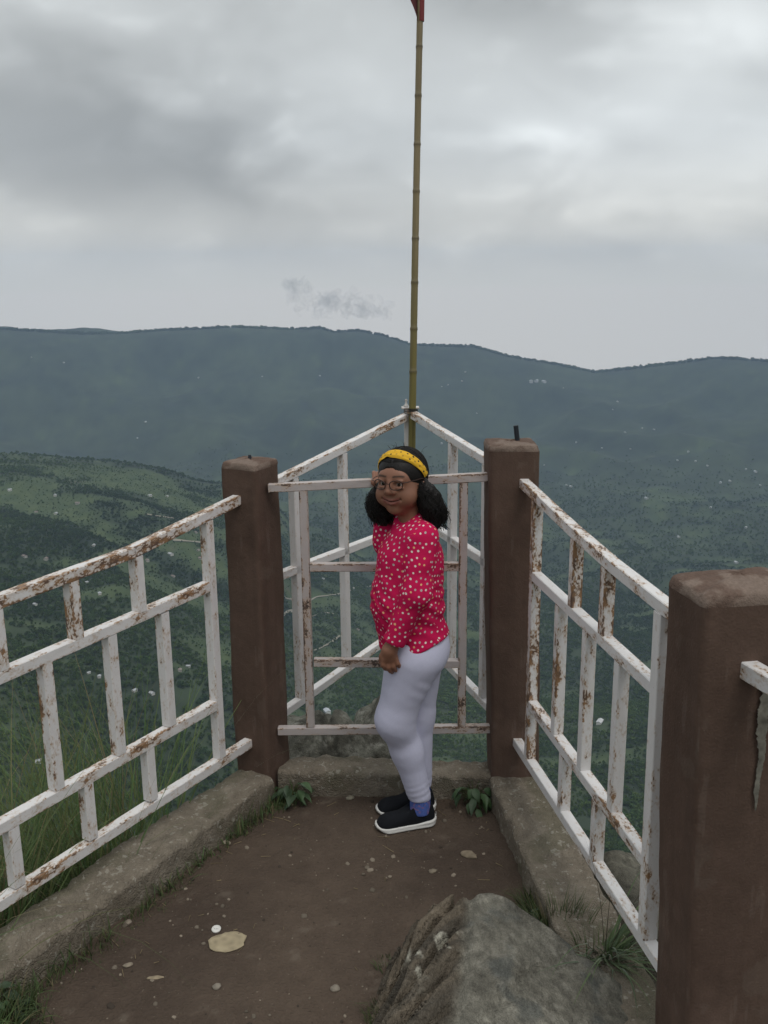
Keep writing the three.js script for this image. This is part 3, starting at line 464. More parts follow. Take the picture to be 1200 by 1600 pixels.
// a railing in a vertical plane: s metres along from a point, y height
function railing(label, p, d, w) {
  const t = thing('railing', label, 'railing', [p[0], 0, p[1]]); const side = V(-d[1], 0, d[0]);
  const at = (s, y) => [d[0] * s, y, d[1] * s];
  return { t, rail: (s0, y0, s1, y1, mat) => bar('rail', at(s0, y0), at(s1, y1), w, side, mat, t), bar: (s, y0, y1, mat, s2 = s, k = 1) => bar('bar', at(s, y0), at(s2, y1), w * k, side, mat, t), at, side };
}
{ // left
  const R = railing('white rusty square tube railing above the long left kerb, beside the tall grass', [-0.50, -3.11], [-0.515, 0.857], 0.034), h = 0.017;
  const c = [[-0.04, 1.128], [0.50, 1.062], [1.0, 1.046], [2.6, 1.04]]; for (let i = 0; i < 3; i++) R.rail(c[i][0], c[i][1], c[i + 1][0] + 0.004, c[i + 1][1], M_heavy);
  R.rail(0.167 + h, 0.862, 1.25, 0.842, M_mid); R.rail(1.25, 0.842, 2.6, 0.836, M_mid); R.rail(0.167 + h, 0.433, 2.6, 0.437, M_mid); R.rail(-0.03, 0.212, 2.6, 0.226, M_mid);
  const topY = (s) => pick(c, s); R.bar(0.167, 0.214 + h, topY(0.167) - h, M_light);
  [0.396, 0.615, 0.850, 1.10, 1.34, 1.58, 1.82].forEach((s, i) => R.bar(s, 0.436 + h, 0.855 - h - i * 0.002, i === 2 ? M_mid : M_light));
  [0.488, 0.735, 0.985, 1.23, 1.48, 1.72].forEach((s, i) => R.bar(s, 0.85 + h - i * 0.001, topY(s) - h, i === 1 || i > 2 ? M_heavy : M_mid));
  [0.500, 0.750, 1.010, 1.25, 1.5].forEach((s) => R.bar(s, 0.222 + h, 0.434 - h, M_light));
}
{ // right
  const R = railing('white rusty square tube railing above the right kerb, between two brown posts', [0.47, -3.03], [0.16, 0.987], 0.032), h = 0.016;
  const c = [[-0.085, 1.192], [0.45, 1.144], [0.75, 1.124], [1.215, 1.110]]; for (let i = 0; i < 3; i++) R.rail(c[i][0], c[i][1], c[i + 1][0] + 0.003, c[i + 1][1], M_mid);
  const topY = (s) => pick(c, s); R.rail(0.135 + h, 0.908, 1.045 - h, 0.908, M_light); R.rail(0.135 + h, 0.456, 1.052 - h, 0.458, M_mid); R.rail(-0.06, 0.238, 1.215, 0.248, M_light);
  R.bar(0.135, 0.239 + h, topY(0.135) - h, M_heavy); R.bar(1.062, 0.247 + h, topY(1.04) - h, M_light, 1.042, 1.15);
  [0.386, 0.611, 0.833].forEach((s, i) => R.bar(s, 0.457 + h, 0.908 - h, i ? M_light : M_mid)); [0.491, 0.718].forEach((s) => R.bar(s, 0.908 + h, topY(s) - h, M_heavy)); [0.468, 0.732].forEach((s) => R.bar(s, 0.241 + h, 0.457 - h, M_mid));
}
{ // beyond the near post
  const R = railing('white tube railing leaving the domed brown post on its open side', [0.715, -1.70], [0.30, 0.954], 0.036), h = 0.018;
  R.rail(-0.01, 1.087, 2.2, 1.07, M_light); R.rail(0.55 + h, 0.87, 2.2, 0.87, M_light); R.rail(0.55 + h, 0.45, 2.2, 0.45, M_light); R.rail(0, 0.24, 2.2, 0.24, M_light);
  R.bar(0.55, 0.24 + h, 1.080 - h, M_light); [0.8, 1.05, 1.3].forEach((s) => R.bar(s, 0.45 + h, 0.87 - h, M_light)); [0.9, 1.15].forEach((s) => { R.bar(s, 0.87 + h, 1.076 - h, M_light); R.bar(s, 0.24 + h, 0.45 - h, M_light); });
}
{ // the gate between the two posts
  const t = thing('gate', 'pinkish white chipped metal gate frame between the two brown posts, behind the child', 'gate', [-0.40, 0, -3.120]), side = V(-0.03, 0, 0.78).normalize(), w = 0.029, h = w / 2;
  const at = (x, y) => [x + 0.40, y, (x + 0.40) * 0.0385], B = (n, a, b, k = 1) => bar(n, at(...a), at(...b), w * k, side, M_gate, t);
  B('rail', [-0.395, 1.160], [0.395, 1.200]); B('rail', [-0.260, 0.877], [0.257, 0.880]); B('rail', [-0.256, 0.521], [0.268, 0.519]); B('rail', [-0.395, 0.252], [0.395, 0.267]);
  B('stile', [-0.276, 0.256 + h], [-0.276, 1.166 - h]); B('stile', [0.274, 0.265 + h], [0.272, 1.193 - h], 1.0);
}
{ // the pointed bay of railing beyond the gate
  const t = thing('bay_railing', 'pointed bay of white rusty railing beyond the gate, meeting at the bamboo pole', 'railing', [0, 0, 0]), w = 0.031, h = w / 2;
  const L0 = V(-0.42, 0, -3.215), A = V(0.112, 0, -4.0), R0 = V(0.43, 0, -3.145);
  const run = (a, b, y0, y1, s0, s1, mat, nm = 'rail') => { const d = b.clone().sub(a), len = d.length(), u = d.clone().normalize(), p = (s, y) => { const q = a.clone().addScaledVector(u, s * len); return [q.x, y, q.z]; }; return bar(nm, p(s0, y0), p(s1, y1), w, V(-u.z, 0, u.x), mat, t); };
  run(L0, A, 1.143, 1.285, 0, 0.98, M_mid); run(L0, A, 0.800, 0.795, 0, 0.98, M_light); run(L0, A, 0.252, 0.335, 0, 0.98, M_light);
  run(R0, A, 1.198, 1.300, 0, 0.98, M_mid); run(R0, A, 0.832, 0.860, 0, 0.98, M_light); run(R0, A, 0.270, 0.330, 0, 0.98, M_light);
  const up = (a, b, s, y0, y1, mat) => { const q = a.clone().lerp(b, s); return bar('bar', [q.x, y0, q.z], [q.x, y1, q.z], w, V(-(b.z - a.z), 0, b.x - a.x), mat, t); };
  up(L0, A, 0.165, 0.266 + h, 1.166 - h, M_light); up(L0, A, 0.485, 0.293 + h, 1.212 - h, M_light); up(R0, A, 0.175, 0.281 + h, 1.216 - h, M_light); up(R0, A, 0.50, 0.30 + h, 1.249 - h, M_light);
  bar('corner_post', [A.x, -0.05, A.z], [A.x, 1.318, A.z], 0.034, V(1, 0, 0.4), M_light, t);
  part('cap_plate', boxUV(new THREE.BoxGeometry(0.075, 0.006, 0.055), 3).translate(A.x + 0.006, 1.321, A.z), M_light, t);
  part('finial', new THREE.LatheGeometry([[0, 0], [0.011, 0], [0.011, 0.006], [0.006, 0.012], [0.0035, 0.022], [0.006, 0.027], [0.0045, 0.033], [0, 0.035]].map((q) => new THREE.Vector2(...q)), 12).translate(A.x - 0.012, 1.324, A.z), M_light, t);
}

// ------------------------------------------------------------------ bamboo pole and flag
{
  const t = thing('flag_pole', 'tall thin bamboo pole leaning slightly, tied to the point of the bay railing', 'pole', [0.112, 0, -3.955]);
  const x0 = (y) => 0.0115 + (y - 1.1) * 0.0235 - 0.006 * Math.sin((y - 0.8) * 0.9), rad = (y) => 0.0178 - y * 0.0019;
  const P = [], C = [], I = [], m = 14, ys = []; const nodes = []; for (let y = 0.21; y < 4.6; y += 0.181) nodes.push(y + 0.012 * n3(y * 9, 1, 2));
  for (let y = -0.2; y <= 4.5; y += 0.006) ys.push(y);
  ys.forEach((y, i) => { const nd = Math.min(...nodes.map((q) => Math.abs(q - y))), ndb = Math.min(...nodes.map((q) => (y - q < 0 ? 1 : y - q)));
    for (let j = 0; j < m; j++) { const a = j / m * 6.2832, r = rad(y) * (1 + 0.16 * Math.exp(-((nd / 0.006) ** 2)) - 0.03 * Math.exp(-((ndb / 0.03) ** 2)));
      P.push(x0(y) + Math.cos(a) * r, y, Math.sin(a) * r);
      const g = sst(2.3, 1.2, y + 0.25 * n3(y * 2, a, 3)), n = fbm(Math.cos(a) * 2.2, y * 1.6, Math.sin(a) * 2.2, 3); let q = mix3([0.250, 0.198, 0.112], [0.165, 0.142, 0.042], g); q = mul3(q, 0.95 + 0.5 * n + 0.1 * n3(Math.cos(a) * 9, y * 3, 4)); q = mix3(q, [0.06, 0.045, 0.028], 0.75 * Math.exp(-((nd / 0.004) ** 2))); q = mix3(q, [0.2, 0.17, 0.11], 0.4 * Math.exp(-(((ndb - 0.012) / 0.008) ** 2))); C.push(...q);
      if (i) { const k = i * m + j, k2 = i * m + (j + 1) % m; I.push(k - m, k, k2 - m, k2 - m, k, k2); } } });
  const g = new THREE.BufferGeometry(); g.setAttribute('position', new THREE.Float32BufferAttribute(P, 3)); g.setAttribute('color', new THREE.Float32BufferAttribute(C, 3)); g.setIndex(I); g.computeVertexNormals(); part('cane', g, std({ vertexColors: true, roughness: 0.55 }), t);
  const wire = std({ color: new THREE.Color(0.03, 0.028, 0.025), roughness: 0.6, metalness: 0.4 }), loops = []; for (let k = 0; k < 3; k++) loops.push(new THREE.TorusGeometry(0.0165, 0.0016, 6, 24).rotateX(Math.PI / 2 + 0.12 * (k - 1)).translate(x0(1.315), 1.311 + k * 0.005, 0), new THREE.TorusGeometry(0.03, 0.0014, 6, 24).scale(1, 1.3, 1).rotateX(Math.PI / 2 - 0.15 * (k - 1)).translate(x0(1.315) - 0.006, 1.305 + k * 0.006, -0.022));
  part('wire_tie', mergeGeometries(loops), wire, t);
  // the flag: a red pennant sewn into a sleeve round the top of the cane, hanging to the left
  const f = thing('flag', 'dark red cloth flag on the top of the bamboo pole', 'flag', [0.112, 0, -3.955]);
  const red = tex(256, 256, (u, v) => { const w = 0.9 + 0.1 * pn(u * 128, v * 128, 128, 128, 5) + 0.1 * pf(u, v, 5, 5, 8, 3); return mul3([0.075, 0.016, 0.018], w); });
  const cloth = new THREE.MeshPhysicalMaterial({ map: red, roughness: 0.95, side: THREE.DoubleSide });
  const FP = [], FU = [], FI = [], nu = 40, nv = 70, y0 = 2.83;
  for (let j = 0; j <= nv; j++) for (let i = 0; i <= nu; i++) {
    const v = j / nv, wide = Math.min(v * 0.43, 0.3 * (1.25 - v)), yy = y0 + v * 0.85, u = i / nu; const hang = u * wide;
    FP.push(x0(yy) - 0.0105 - hang * 0.80, yy + 0.0 - hang * 0.05 * (1 - v), 0.012 * Math.sin(hang * 38 + yy * 7) * u * 3 + hang * 0.35); FU.push(hang * 2, v * 2); if (i && j) { const k = j * (nu + 1) + i; FI.push(k - nu - 2, k - nu - 1, k, k - nu - 2, k, k - 1); }
  }
  const fg = new THREE.BufferGeometry(); fg.setAttribute('position', new THREE.Float32BufferAttribute(FP, 3)); fg.setAttribute('uv', new THREE.Float32BufferAttribute(FU, 2)); fg.setIndex(FI); fg.computeVertexNormals(); part('cloth', fg, cloth, f);
  const sl = new THREE.CylinderGeometry(0.0128, 0.0135, 0.86, 16, 12, true); sl.rotateZ(-0.0175).translate(x0(y0 + 0.43), y0 + 0.43, 0); part('sleeve', sl, new THREE.MeshPhysicalMaterial({ map: red, color: new THREE.Color(2.6, 2.4, 2.2), roughness: 0.9, side: THREE.DoubleSide }), f);
}
// ------------------------------------------------------------------ the child at the gate
{
  const O = [0.075, 0, -2.945], t = thing('person', 'child in pink dotted top and pale leggings standing with one hand on the gate', 'person', O);
  const Z = (x, y, z) => [x - O[0], y - O[1], z - O[2]]; // world place to the figure's own axes
  // joints
  const J = {
    pel: Z(0.092, 0.665, -2.945), wst: Z(0.078, 0.805, -2.945), chs: Z(0.086, 0.945, -2.945), uch: Z(0.100, 1.035, -2.945), nk0: Z(0.098, 1.075, -2.945), nk1: Z(0.066, 1.165, -2.945),
    shN: Z(0.122, 1.052, -2.848), elN: Z(0.100, 0.882, -2.800), wrN: Z(0.026, 0.712, -2.805), shF: Z(0.060, 1.050, -3.042), elF: Z(0.012, 0.985, -3.050), wrF: Z(-0.005, 1.150, -3.072),
    hpN: Z(0.090, 0.620, -2.888), knN: Z(0.030, 0.405, -2.885), anN: Z(0.116, 0.095, -2.905), hpF: Z(0.112, 0.620, -3.005), knF: Z(0.103, 0.370, -3.000), anF: Z(0.120, 0.085, -2.995),
  };
  const C = cap;
  const torso = (x, y, z, o) => {
    let d = C(x, y, z, J.pel, J.wst, 0.106 + o, 0.103 + o); d = smin(d, C(x, y, z, J.wst, J.chs, 0.103 + o, 0.094 + o), 0.05);
    d = smin(d, ell(x, y, z, [J.pel[0] + 0.025, J.pel[1] - 0.02, 0], [0.093 + o, 0.085 + o, 0.125 + o]), 0.05);
    d = smin(d, ell(x, y, z, [J.wst[0] - 0.010, J.wst[1] + 0.02, 0.01], [0.094 + o, 0.10 + o, 0.118 + o]), 0.05);
    d = smin(d, ell(x, y, z, [J.chs[0], J.chs[1], 0], [0.094 + o, 0.11 + o, 0.122 + o]), 0.05);
    d = smin(d, C(x, y, z, [J.shN[0] - 0.012, J.shN[1] - 0.012, J.shN[2]], [J.shF[0] + 0.03, J.shF[1] - 0.012, J.shF[2]], 0.046 + o, 0.046 + o), 0.06); return d;
  };
  const neck = (x, y, z, o) => C(x, y, z, J.nk0, J.nk1, 0.044 + o, 0.041 + o);
  const armN = (x, y, z, o, w = 0) => smin(C(x, y, z, J.shN, J.elN, 0.048 + o, 0.036 + o + w), C(x, y, z, J.elN, J.wrN, 0.035 + o + w, 0.022 + o + w), 0.03);
  const armF = (x, y, z, o, w = 0) => smin(C(x, y, z, J.shF, J.elF, 0.046 + o, 0.038 + o), C(x, y, z, J.elF, J.wrF, 0.037 + o, 0.024 + o + w), 0.03);
  const legN = (x, y, z, o, w = 0) => { let d = C(x, y, z, J.hpN, J.knN, 0.089 + o, 0.057 + o); d = smin(d, C(x, y, z, J.knN, [lerp(J.knN[0], J.anN[0], 0.42) + 0.006, lerp(J.knN[1], J.anN[1], 0.42), J.anN[2]], 0.056 + o, 0.047 + o), 0.045); return smin(d, C(x, y, z, [lerp(J.knN[0], J.anN[0], 0.4) + 0.006, lerp(J.knN[1], J.anN[1], 0.4), J.anN[2]], J.anN, 0.049 + o, 0.028 + o + w), 0.03); };
  const legF = (x, y, z, o, w = 0) => { let d = C(x, y, z, J.hpF, J.knF, 0.090 + o, 0.062 + o); return smin(d, C(x, y, z, J.knF, J.anF, 0.060 + o, 0.030 + o + w), 0.03); };
  // head frame: z out of the face, x towards the child's left
  const HC = V(...Z(0.058, 1.214, -2.945)), hz = V(-0.47, -0.07, 0.88).normalize(), hx = V(0, 1, 0).cross(hz).normalize(), hy = hz.clone().cross(hx); { const q = new THREE.Quaternion().setFromAxisAngle(hz, 0.03); hx.applyQuaternion(q); hy.applyQuaternion(q); }
  const toHead = (x, y, z) => { const a = x - HC.x, b = y - HC.y, c = z - HC.z; return [a * hx.x + b * hx.y + c * hx.z, a * hy.x + b * hy.y + c * hy.z, a * hz.x + b * hz.y + c * hz.z]; };
  const headM = new THREE.Matrix4().makeBasis(hx, hy, hz).setPosition(HC);
  const mouth = (x) => -0.0450 + 8.5 * x * x;
  const head = (x, y, z) => { // in head axes
    const ax = Math.abs(x), Y = y, up = 0.011;
    let d = ell(x, y, z, [0, 0.024, -0.014], [0.071, 0.077, 0.086]); d = smin(d, ell(x, y, z, [0, -0.026, 0.018], [0.064, 0.067, 0.063]), 0.03);
    d = smin(d, ell(ax, y, z, [0.037, -0.036, 0.046], [0.031, 0.031, 0.029]), 0.025); d = smin(d, ell(x, y, z, [0, -0.078, 0.050], [0.026, 0.018, 0.024]), 0.02); d = smin(d, ell(x, y, z, [0, 0.026, 0.060], [0.05, 0.03, 0.02]), 0.02);
    y = Y - up; d = smax(d, -ell(ax, y, z, [0.029, 0.001, 0.090], [0.019, 0.012, 0.015]), 0.014);
    d = smin(d, ell(ax, y, z, [0.028, 0.0110, 0.0735], [0.017, 0.0065, 0.0080]), 0.004); d = smin(d, ell(ax, y, z, [0.028, -0.0115, 0.0735], [0.016, 0.0055, 0.0080]), 0.004);
    d = smin(d, C(x, y, z, [0, 0.006, 0.080], [0, -0.020, 0.091], 0.0065, 0.0115), 0.012); d = smin(d, ell(ax, y, z, [0.0115, -0.0245, 0.083], [0.0085, 0.0075, 0.010]), 0.006); d = smax(d, -ell(ax, y, z, [0.006, -0.033, 0.091], [0.0035, 0.003, 0.006]), 0.003);
    y = Y; const m = mouth(x), lipx = Math.max(0, 1 - (x / 0.028) ** 2); d = smin(d, ell(x, y, z, [0, m + 0.0045, 0.0755 - 9 * x * x], [0.03, 0.0052, 0.0095 * lipx + 0.001]), 0.006); d = smin(d, ell(x, y, z, [0, m - 0.0065, 0.0745 - 9 * x * x], [0.026, 0.0066, 0.0100 * lipx + 0.001]), 0.006);
    d += 0.004 * Math.exp(-(((y - m) / 0.0016) ** 2)) * sst(0.03, 0.022, ax) * sst(0.05, 0.07, z);
    d = smax(d, -ell(ax, y, z, [0.033, mouth(0.031) - 0.001, 0.080], [0.002, 0.003, 0.010]), 0.008);
    const ear = smax(ell(ax, y, z, [0.0745, -0.020, -0.010], [0.011, 0.027, 0.018]), -ell(ax, y, z, [0.083, -0.017, -0.007], [0.006, 0.016, 0.010]), 0.004); return smin(d, ear, 0.006);
  };
  // hands: wrist, palm and five fingers each
  const chain = (x, y, z, pts, rs) => { let d = 1e9; for (let i = 1; i < pts.length; i++) d = Math.min(d, C(x, y, z, pts[i - 1], pts[i], rs[i - 1], rs[i])); return d; };
  const nearF = []; { // hangs loosely, fingers a little curled
    const kn = [[-0.006, 0.662], [0.008, 0.656], [0.021, 0.657], [0.032, 0.662]], ln = [0.046, 0.050, 0.047, 0.037];
    kn.forEach(([x, y], i) => { const l = ln[i]; nearF.push([[Z(x, y, -2.803), Z(x - 0.002 + 0.003 * i, y - l * 0.5, -2.801), Z(x + 0.004 + 0.003 * i, y - l * 0.86, -2.812), Z(x + 0.012 + 0.002 * i, y - l * 1.06, -2.826)], [0.0088, 0.0078, 0.0072, 0.0062]]); });
    nearF.push([[Z(0.004, 0.692, -2.800), Z(-0.012, 0.668, -2.806), Z(-0.014, 0.645, -2.814), Z(-0.010, 0.628, -2.82)], [0.0115, 0.0095, 0.0085, 0.0068]]);
  }
  const handN = (x, y, z) => { let d = smin(C(x, y, z, J.wrN, Z(0.014, 0.690, -2.804), 0.021, 0.019), smin(C(x, y, z, Z(0.008, 0.690, -2.804), Z(-0.002, 0.662, -2.804), 0.016, 0.012), C(x, y, z, Z(0.02, 0.690, -2.804), Z(0.027, 0.664, -2.804), 0.016, 0.012), 0.02), 0.02); d = smin(d, C(x, y, z, Z(0.012, 0.685, -2.804), Z(0.012, 0.662, -2.804), 0.015, 0.012), 0.015); for (const [p, r] of nearF) d = smin(d, chain(x, y, z, p, r), 0.006); return d; };
  const farF = []; for (let i = 0; i < 4; i++) { const x = -0.031 + i * 0.0165, l = [0.9, 1, 0.98, 0.85][i]; farF.push([[Z(x, 1.196, -3.083), Z(x - 0.001, 1.211, -3.098), Z(x - 0.002, 1.209, -3.124), Z(x - 0.002, 1.209 - 0.026 * l, -3.141)], [0.0085, 0.0082, 0.0075, 0.0066]]); }
  farF.push([[Z(0.015, 1.176, -3.076), Z(0.031, 1.171, -3.088), Z(0.035, 1.158, -3.102)], [0.010, 0.0088, 0.007]]);
  const handF = (x, y, z) => { let d = smin(C(x, y, z, J.wrF, Z(-0.004, 1.172, -3.073), 0.020, 0.018), C(x, y, z, Z(-0.030, 1.186, -3.077), Z(0.008, 1.186, -3.077), 0.0145, 0.0145), 0.02); for (const [p, r] of farF) d = smin(d, chain(x, y, z, p, r), 0.005); return d; };
  const body = (x, y, z) => { let d = smin(torso(x, y, z, -0.012), neck(x, y, z, 0), 0.03); d = smin(d, armN(x, y, z, -0.006), 0.02); d = smin(d, armF(x, y, z, -0.006), 0.02); d = smin(d, legN(x, y, z, -0.010), 0.02); d = smin(d, legF(x, y, z, -0.010), 0.01); return d; };
  const whole = (x, y, z) => { let d = body(x, y, z); const h = toHead(x, y, z); if (Math.hypot(...h) < 0.16) d = smin(d, head(...h), 0.022); if (inB(x, y, z, nb, -0.02)) d = smin(d, handN(x, y, z), 0.01); if (inB(x, y, z, fb, -0.02)) d = Math.min(d, handF(x, y, z)); return d; };
  const skin = (x, y, z) => {
    const h = toHead(x, y, z), n = fbm(x * 30, y * 30, z * 30, 3), ax = Math.abs(h[0]); let c = mul3([0.228, 0.108, 0.069], 1 + 0.14 * n);
    if (Math.hypot(...h) < 0.13 && h[2] > 0.03) {
      const m = mouth(h[0]), lip = sst(0.0115, 0.0085, Math.abs(h[1] - m + 0.001)) * sst(0.032, 0.027, ax) * sst(0.055, 0.065, h[2]); c = mix3(c, [0.24, 0.085, 0.070], lip * 0.75); c = mix3(c, [0.05, 0.018, 0.016], sst(0.0022, 0.0008, Math.abs(h[1] - m)) * sst(0.033, 0.030, ax) * sst(0.05, 0.06, h[2]));
      const bl = 0.0375 - 7 * (ax - 0.027) ** 2, brow = sst(0.0042, 0.0022, Math.abs(h[1] - bl)) * sst(0.008, 0.013, ax) * sst(0.05, 0.043, ax) * sst(0.035, 0.05, h[2]); c = mix3(c, [0.03, 0.018, 0.013], brow * 0.85);
      const lash = sst(0.0025, 0.001, Math.abs(h[1] - 0.0178 + 16 * (ax - 0.028) ** 2)) * sst(0.017, 0.015, Math.abs(ax - 0.028)); c = mix3(c, [0.03, 0.017, 0.014], lash * 0.8);
      c = mix3(c, [0.20, 0.088, 0.056], 0.45 * Math.exp(-(((ax - 0.028) / 0.018) ** 2) - (((h[1] - 0.013) / 0.013) ** 2)));
    } return c;
  };
  // one continuous skin; finer cells round the head and the hands
  const box = (c, r) => [[c[0] - r, c[1] - r, c[2] - r], [c[0] + r, c[1] + r, c[2] + r]];
  const hb = [[HC.x - 0.115, HC.y - 0.105, HC.z - 0.115], [HC.x + 0.115, HC.y + 0.115, HC.z + 0.115]], nb = [Z(-0.04, 0.585, -2.85), Z(0.075, 0.715, -2.76)], fb = [Z(-0.07, 1.145, -3.165), Z(0.045, 1.235, -3.04)];
  const inB = (x, y, z, b, m = 0) => x > b[0][0] + m && x < b[1][0] - m && y > b[0][1] + m && y < b[1][1] - m && z > b[0][2] + m && z < b[1][2] - m;
  const coarse = nets((x, y, z) => { let d = whole(x, y, z); for (const b of [hb, nb, fb]) if (inB(x, y, z, b, 0.016)) return 0.02; return d; }, Z(-0.10, 0.0, -3.18), Z(0.26, 1.26, -2.74), 0.0085);
  const limit = (f, b) => (x, y, z) => inB(x, y, z, b, 0.0035) ? f(x, y, z) : 0.01;
  const trim = (g, b) => { // leave out the faces that close the fine grid on its sides
    const p = g.attributes.position, q = g.index.array, keep = [], near = (i) => !inB(p.getX(i), p.getY(i), p.getZ(i), b, 0.006); for (let i = 0; i < q.length; i += 3) if (!(near(q[i]) && near(q[i + 1]) && near(q[i + 2]))) keep.push(q[i], q[i + 1], q[i + 2]); g.setIndex(keep); return g; };
  const fine = [[hb, 0.0026], [nb, 0.0026], [fb, 0.003]].map(([b, c]) => trim(nets(limit(whole, b), b[0], b[1], c), b));
  const bodyGeo = mergeGeometries([coarse, ...fine].map((g) => paint(g, skin)));
  const skinMat = new THREE.MeshPhysicalMaterial({ vertexColors: true, roughness: 0.52, specularIntensity: 0.6 }); part('body', bodyGeo, skinMat, t);
  // eyes
  const inHead = (g) => g.applyMatrix4(headM);
  for (const s of [-1, 1]) {
    const e = part('eye', inHead(new THREE.SphereGeometry(0.0125, 24, 16).translate(s * 0.028, 0.0115, 0.0648)), std({ color: new THREE.Color(0.40, 0.35, 0.32), roughness: 0.3 }), t);
    const iris = new THREE.SphereGeometry(0.0074, 20, 10, 0, 6.283, 0, 1.1).rotateX(Math.PI / 2).scale(1, 1, 0.55); iris.translate(s * 0.028 + 0.0012, 0.0116, 0.0737); part('iris', inHead(iris), std({ color: new THREE.Color(0.014, 0.008, 0.006), roughness: 0.15 }), e);
  }
  // top: wrinkled jersey with printed dots
  const hem = (x, z) => 0.655 + (x + 0.06) * 0.21 + 0.006 * Math.sin(x * 40 + z * 30);
  const folds = (x, y, z) => {
    const fr = sst(0.02, -0.05, x - 0.02) , aN = armN(x, y, z, 0);
    let w = 0.0028 * Math.sin((y * 1.0 + x * 0.55 + n3(x * 9, y * 9, z * 9) * 0.035) * 135) * Math.exp(-(((y - 0.80) / 0.10) ** 2)) * sst(0.01, 0.03, aN);
    w += 0.0032 * Math.sin((y * 0.9 - x * 0.8 + n3(x * 8, y * 8, z * 8) * 0.04) * 150) * Math.exp(-(((y - 0.885) / 0.065) ** 2)) * sst(0.012, 0.0, aN);
    w += 0.0018 * Math.sin((y - x * 0.4 + n3(x * 8, y * 8, z * 8) * 0.03) * 190) * Math.exp(-(((y - 0.73) / 0.05) ** 2)) * sst(0.012, 0.0, aN); return w + fbm(x * 9, y * 13, z * 9, 3) * 0.007;
  };
  const collar = V(...Z(0.060, 1.085, -2.935)), cn = V(-0.42, 0.87, 0.26).normalize();
  const shirt = (x, y, z) => {
    let d = smin(torso(x, y, z, 0.004), armN(x, y, z, 0.004, 0.005), 0.012); d = smin(d, armF(x, y, z, 0.008, 0.006), 0.02); d = smin(d, neck(x, y, z, 0.010), 0.05); if (d > 0.04 || d < -0.04) if (d > 0 || (y > 0.75 && y < 1.0)) return d;
    const aN = armN(x, y, z, 0.012, 0.006); d -= folds(x, y, z) + 0.006 * sst(0.80, 0.70, y);
    // hem, open neck and cuffs
    const cutHem = hem(x, z) - y; d = aN < 0.006 ? d : smax(d, cutHem, 0.006);
    const cx = x - collar.x, cy = y - collar.y, cz = z - collar.z, up = cx * cn.x + cy * cn.y + cz * cn.z; d = smax(d, up - 0.004 - 0.010 * sst(0.02, 0.06, Math.hypot(cx, cz)), 0.006);
    const wx = (x - J.wrN[0]) * -0.40 + (y - J.wrN[1]) * -0.916; d = aN < 0.02 ? smax(d, wx + 0.002, 0.004) : d;
    if (x < -0.04 && z < -0.05) d = smax(d, (y - J.wrF[1]) - 0.002, 0.004);
    return d;
  };
  const dots = (() => { const r = rng(12), n = 290, D = [], S = 0.34; for (let k = 0; k < 12000 && D.length < n; k++) { const p = [r() * S, r() * S]; if (D.every((q) => { let a = Math.abs(p[0] - q[0]), b = Math.abs(p[1] - q[1]); a = Math.min(a, S - a); b = Math.min(b, S - b); return Math.hypot(a, b) > 0.0140; })) D.push([...p, r() < 0.16 ? 1 : r() < 0.3 ? 2 : 0, 0.0031 + 0.0008 * r()]); }
    const N = 1024, buf = new Uint8Array(N * N); D.forEach(([x, y, k, R]) => { const c = R / S * N; for (let j = -Math.ceil(c); j <= c; j++) for (let i = -Math.ceil(c); i <= c; i++) if (i * i + j * j < c * c) buf[((Math.round(y / S * N) + j + N) % N) * N + (Math.round(x / S * N) + i + N) % N] = k + 1; });
    const col = [null, [0.66, 0.60, 0.55], [0.68, 0.40, 0.20], [0.42, 0.36, 0.36]];
    return tex(N, N, (u, v) => { const k = buf[Math.floor(v * N) * N + Math.floor(u * N)], w = 0.9 + 0.1 * pn(u * 256, v * 256, 256, 256, 3) + 0.12 * (pf(u, v, 6, 6, 2, 3) - 0.5); return k ? col[k] : mul3([0.52, 0.012, 0.080], w); }); })();
  const shirtGeo = boxUV(nets(shirt, Z(-0.11, 0.62, -3.14), Z(0.26, 1.17, -2.70), 0.0052), 1 / 0.34, 0.0);
  part('shirt', shirtGeo, new THREE.MeshPhysicalMaterial({ map: dots, roughness: 0.95, specularIntensity: 0.2 }), t);
  // leggings
  const legs = (x, y, z) => {
    const cr = 0.0003 * Math.sin((y * 1.0 + x * 0.5 + n3(x * 7, y * 7, z * 7) * 0.03) * 165) * Math.exp(-(((y - 0.40) / 0.07) ** 2)) + 0.0011 * Math.sin((y * 1.0 - x * 0.35 + n3(x * 7, y * 7, z * 7) * 0.03) * 230) * Math.exp(-(((y - 0.125) / 0.05) ** 2)) + 0.0012 * Math.sin((y + x * 0.9) * 120) * Math.exp(-(((y - 0.53) / 0.05) ** 2) - (((x - 0.06) / 0.05) ** 2));
    let d = smin(legN(x, y, z, 0.003, 0.008), torsoHip(x, y, z), 0.03); d = smin(d, legF(x, y, z, 0.003, 0.008), 0.012); d -= cr + fbm(x * 9, y * 15, z * 9, 3) * 0.002; return smax(smax(d, 0.098 - y, 0.005), y - 0.745, 0.01); };
  function torsoHip(x, y, z) { return smin(C(x, y, z, J.pel, J.wst, 0.104, 0.098), ell(x, y, z, [J.pel[0] + 0.028, J.pel[1] - 0.028, 0], [0.095, 0.09, 0.124]), 0.05); }
  const knit = tex(512, 512, (u, v) => mul3([0.50, 0.50, 0.63], 0.93 + 0.08 * pn(u * 200, v * 256, 200, 256, 6) + 0.07 * (pf(u, v, 8, 8, 4, 3) - 0.5)));
  part('leggings', boxUV(nets(legs, Z(-0.07, 0.07, -3.11), Z(0.25, 0.77, -2.77), 0.0058), 3), new THREE.MeshPhysicalMaterial({ map: knit, roughness: 0.95, specularIntensity: 0.25 }), t);
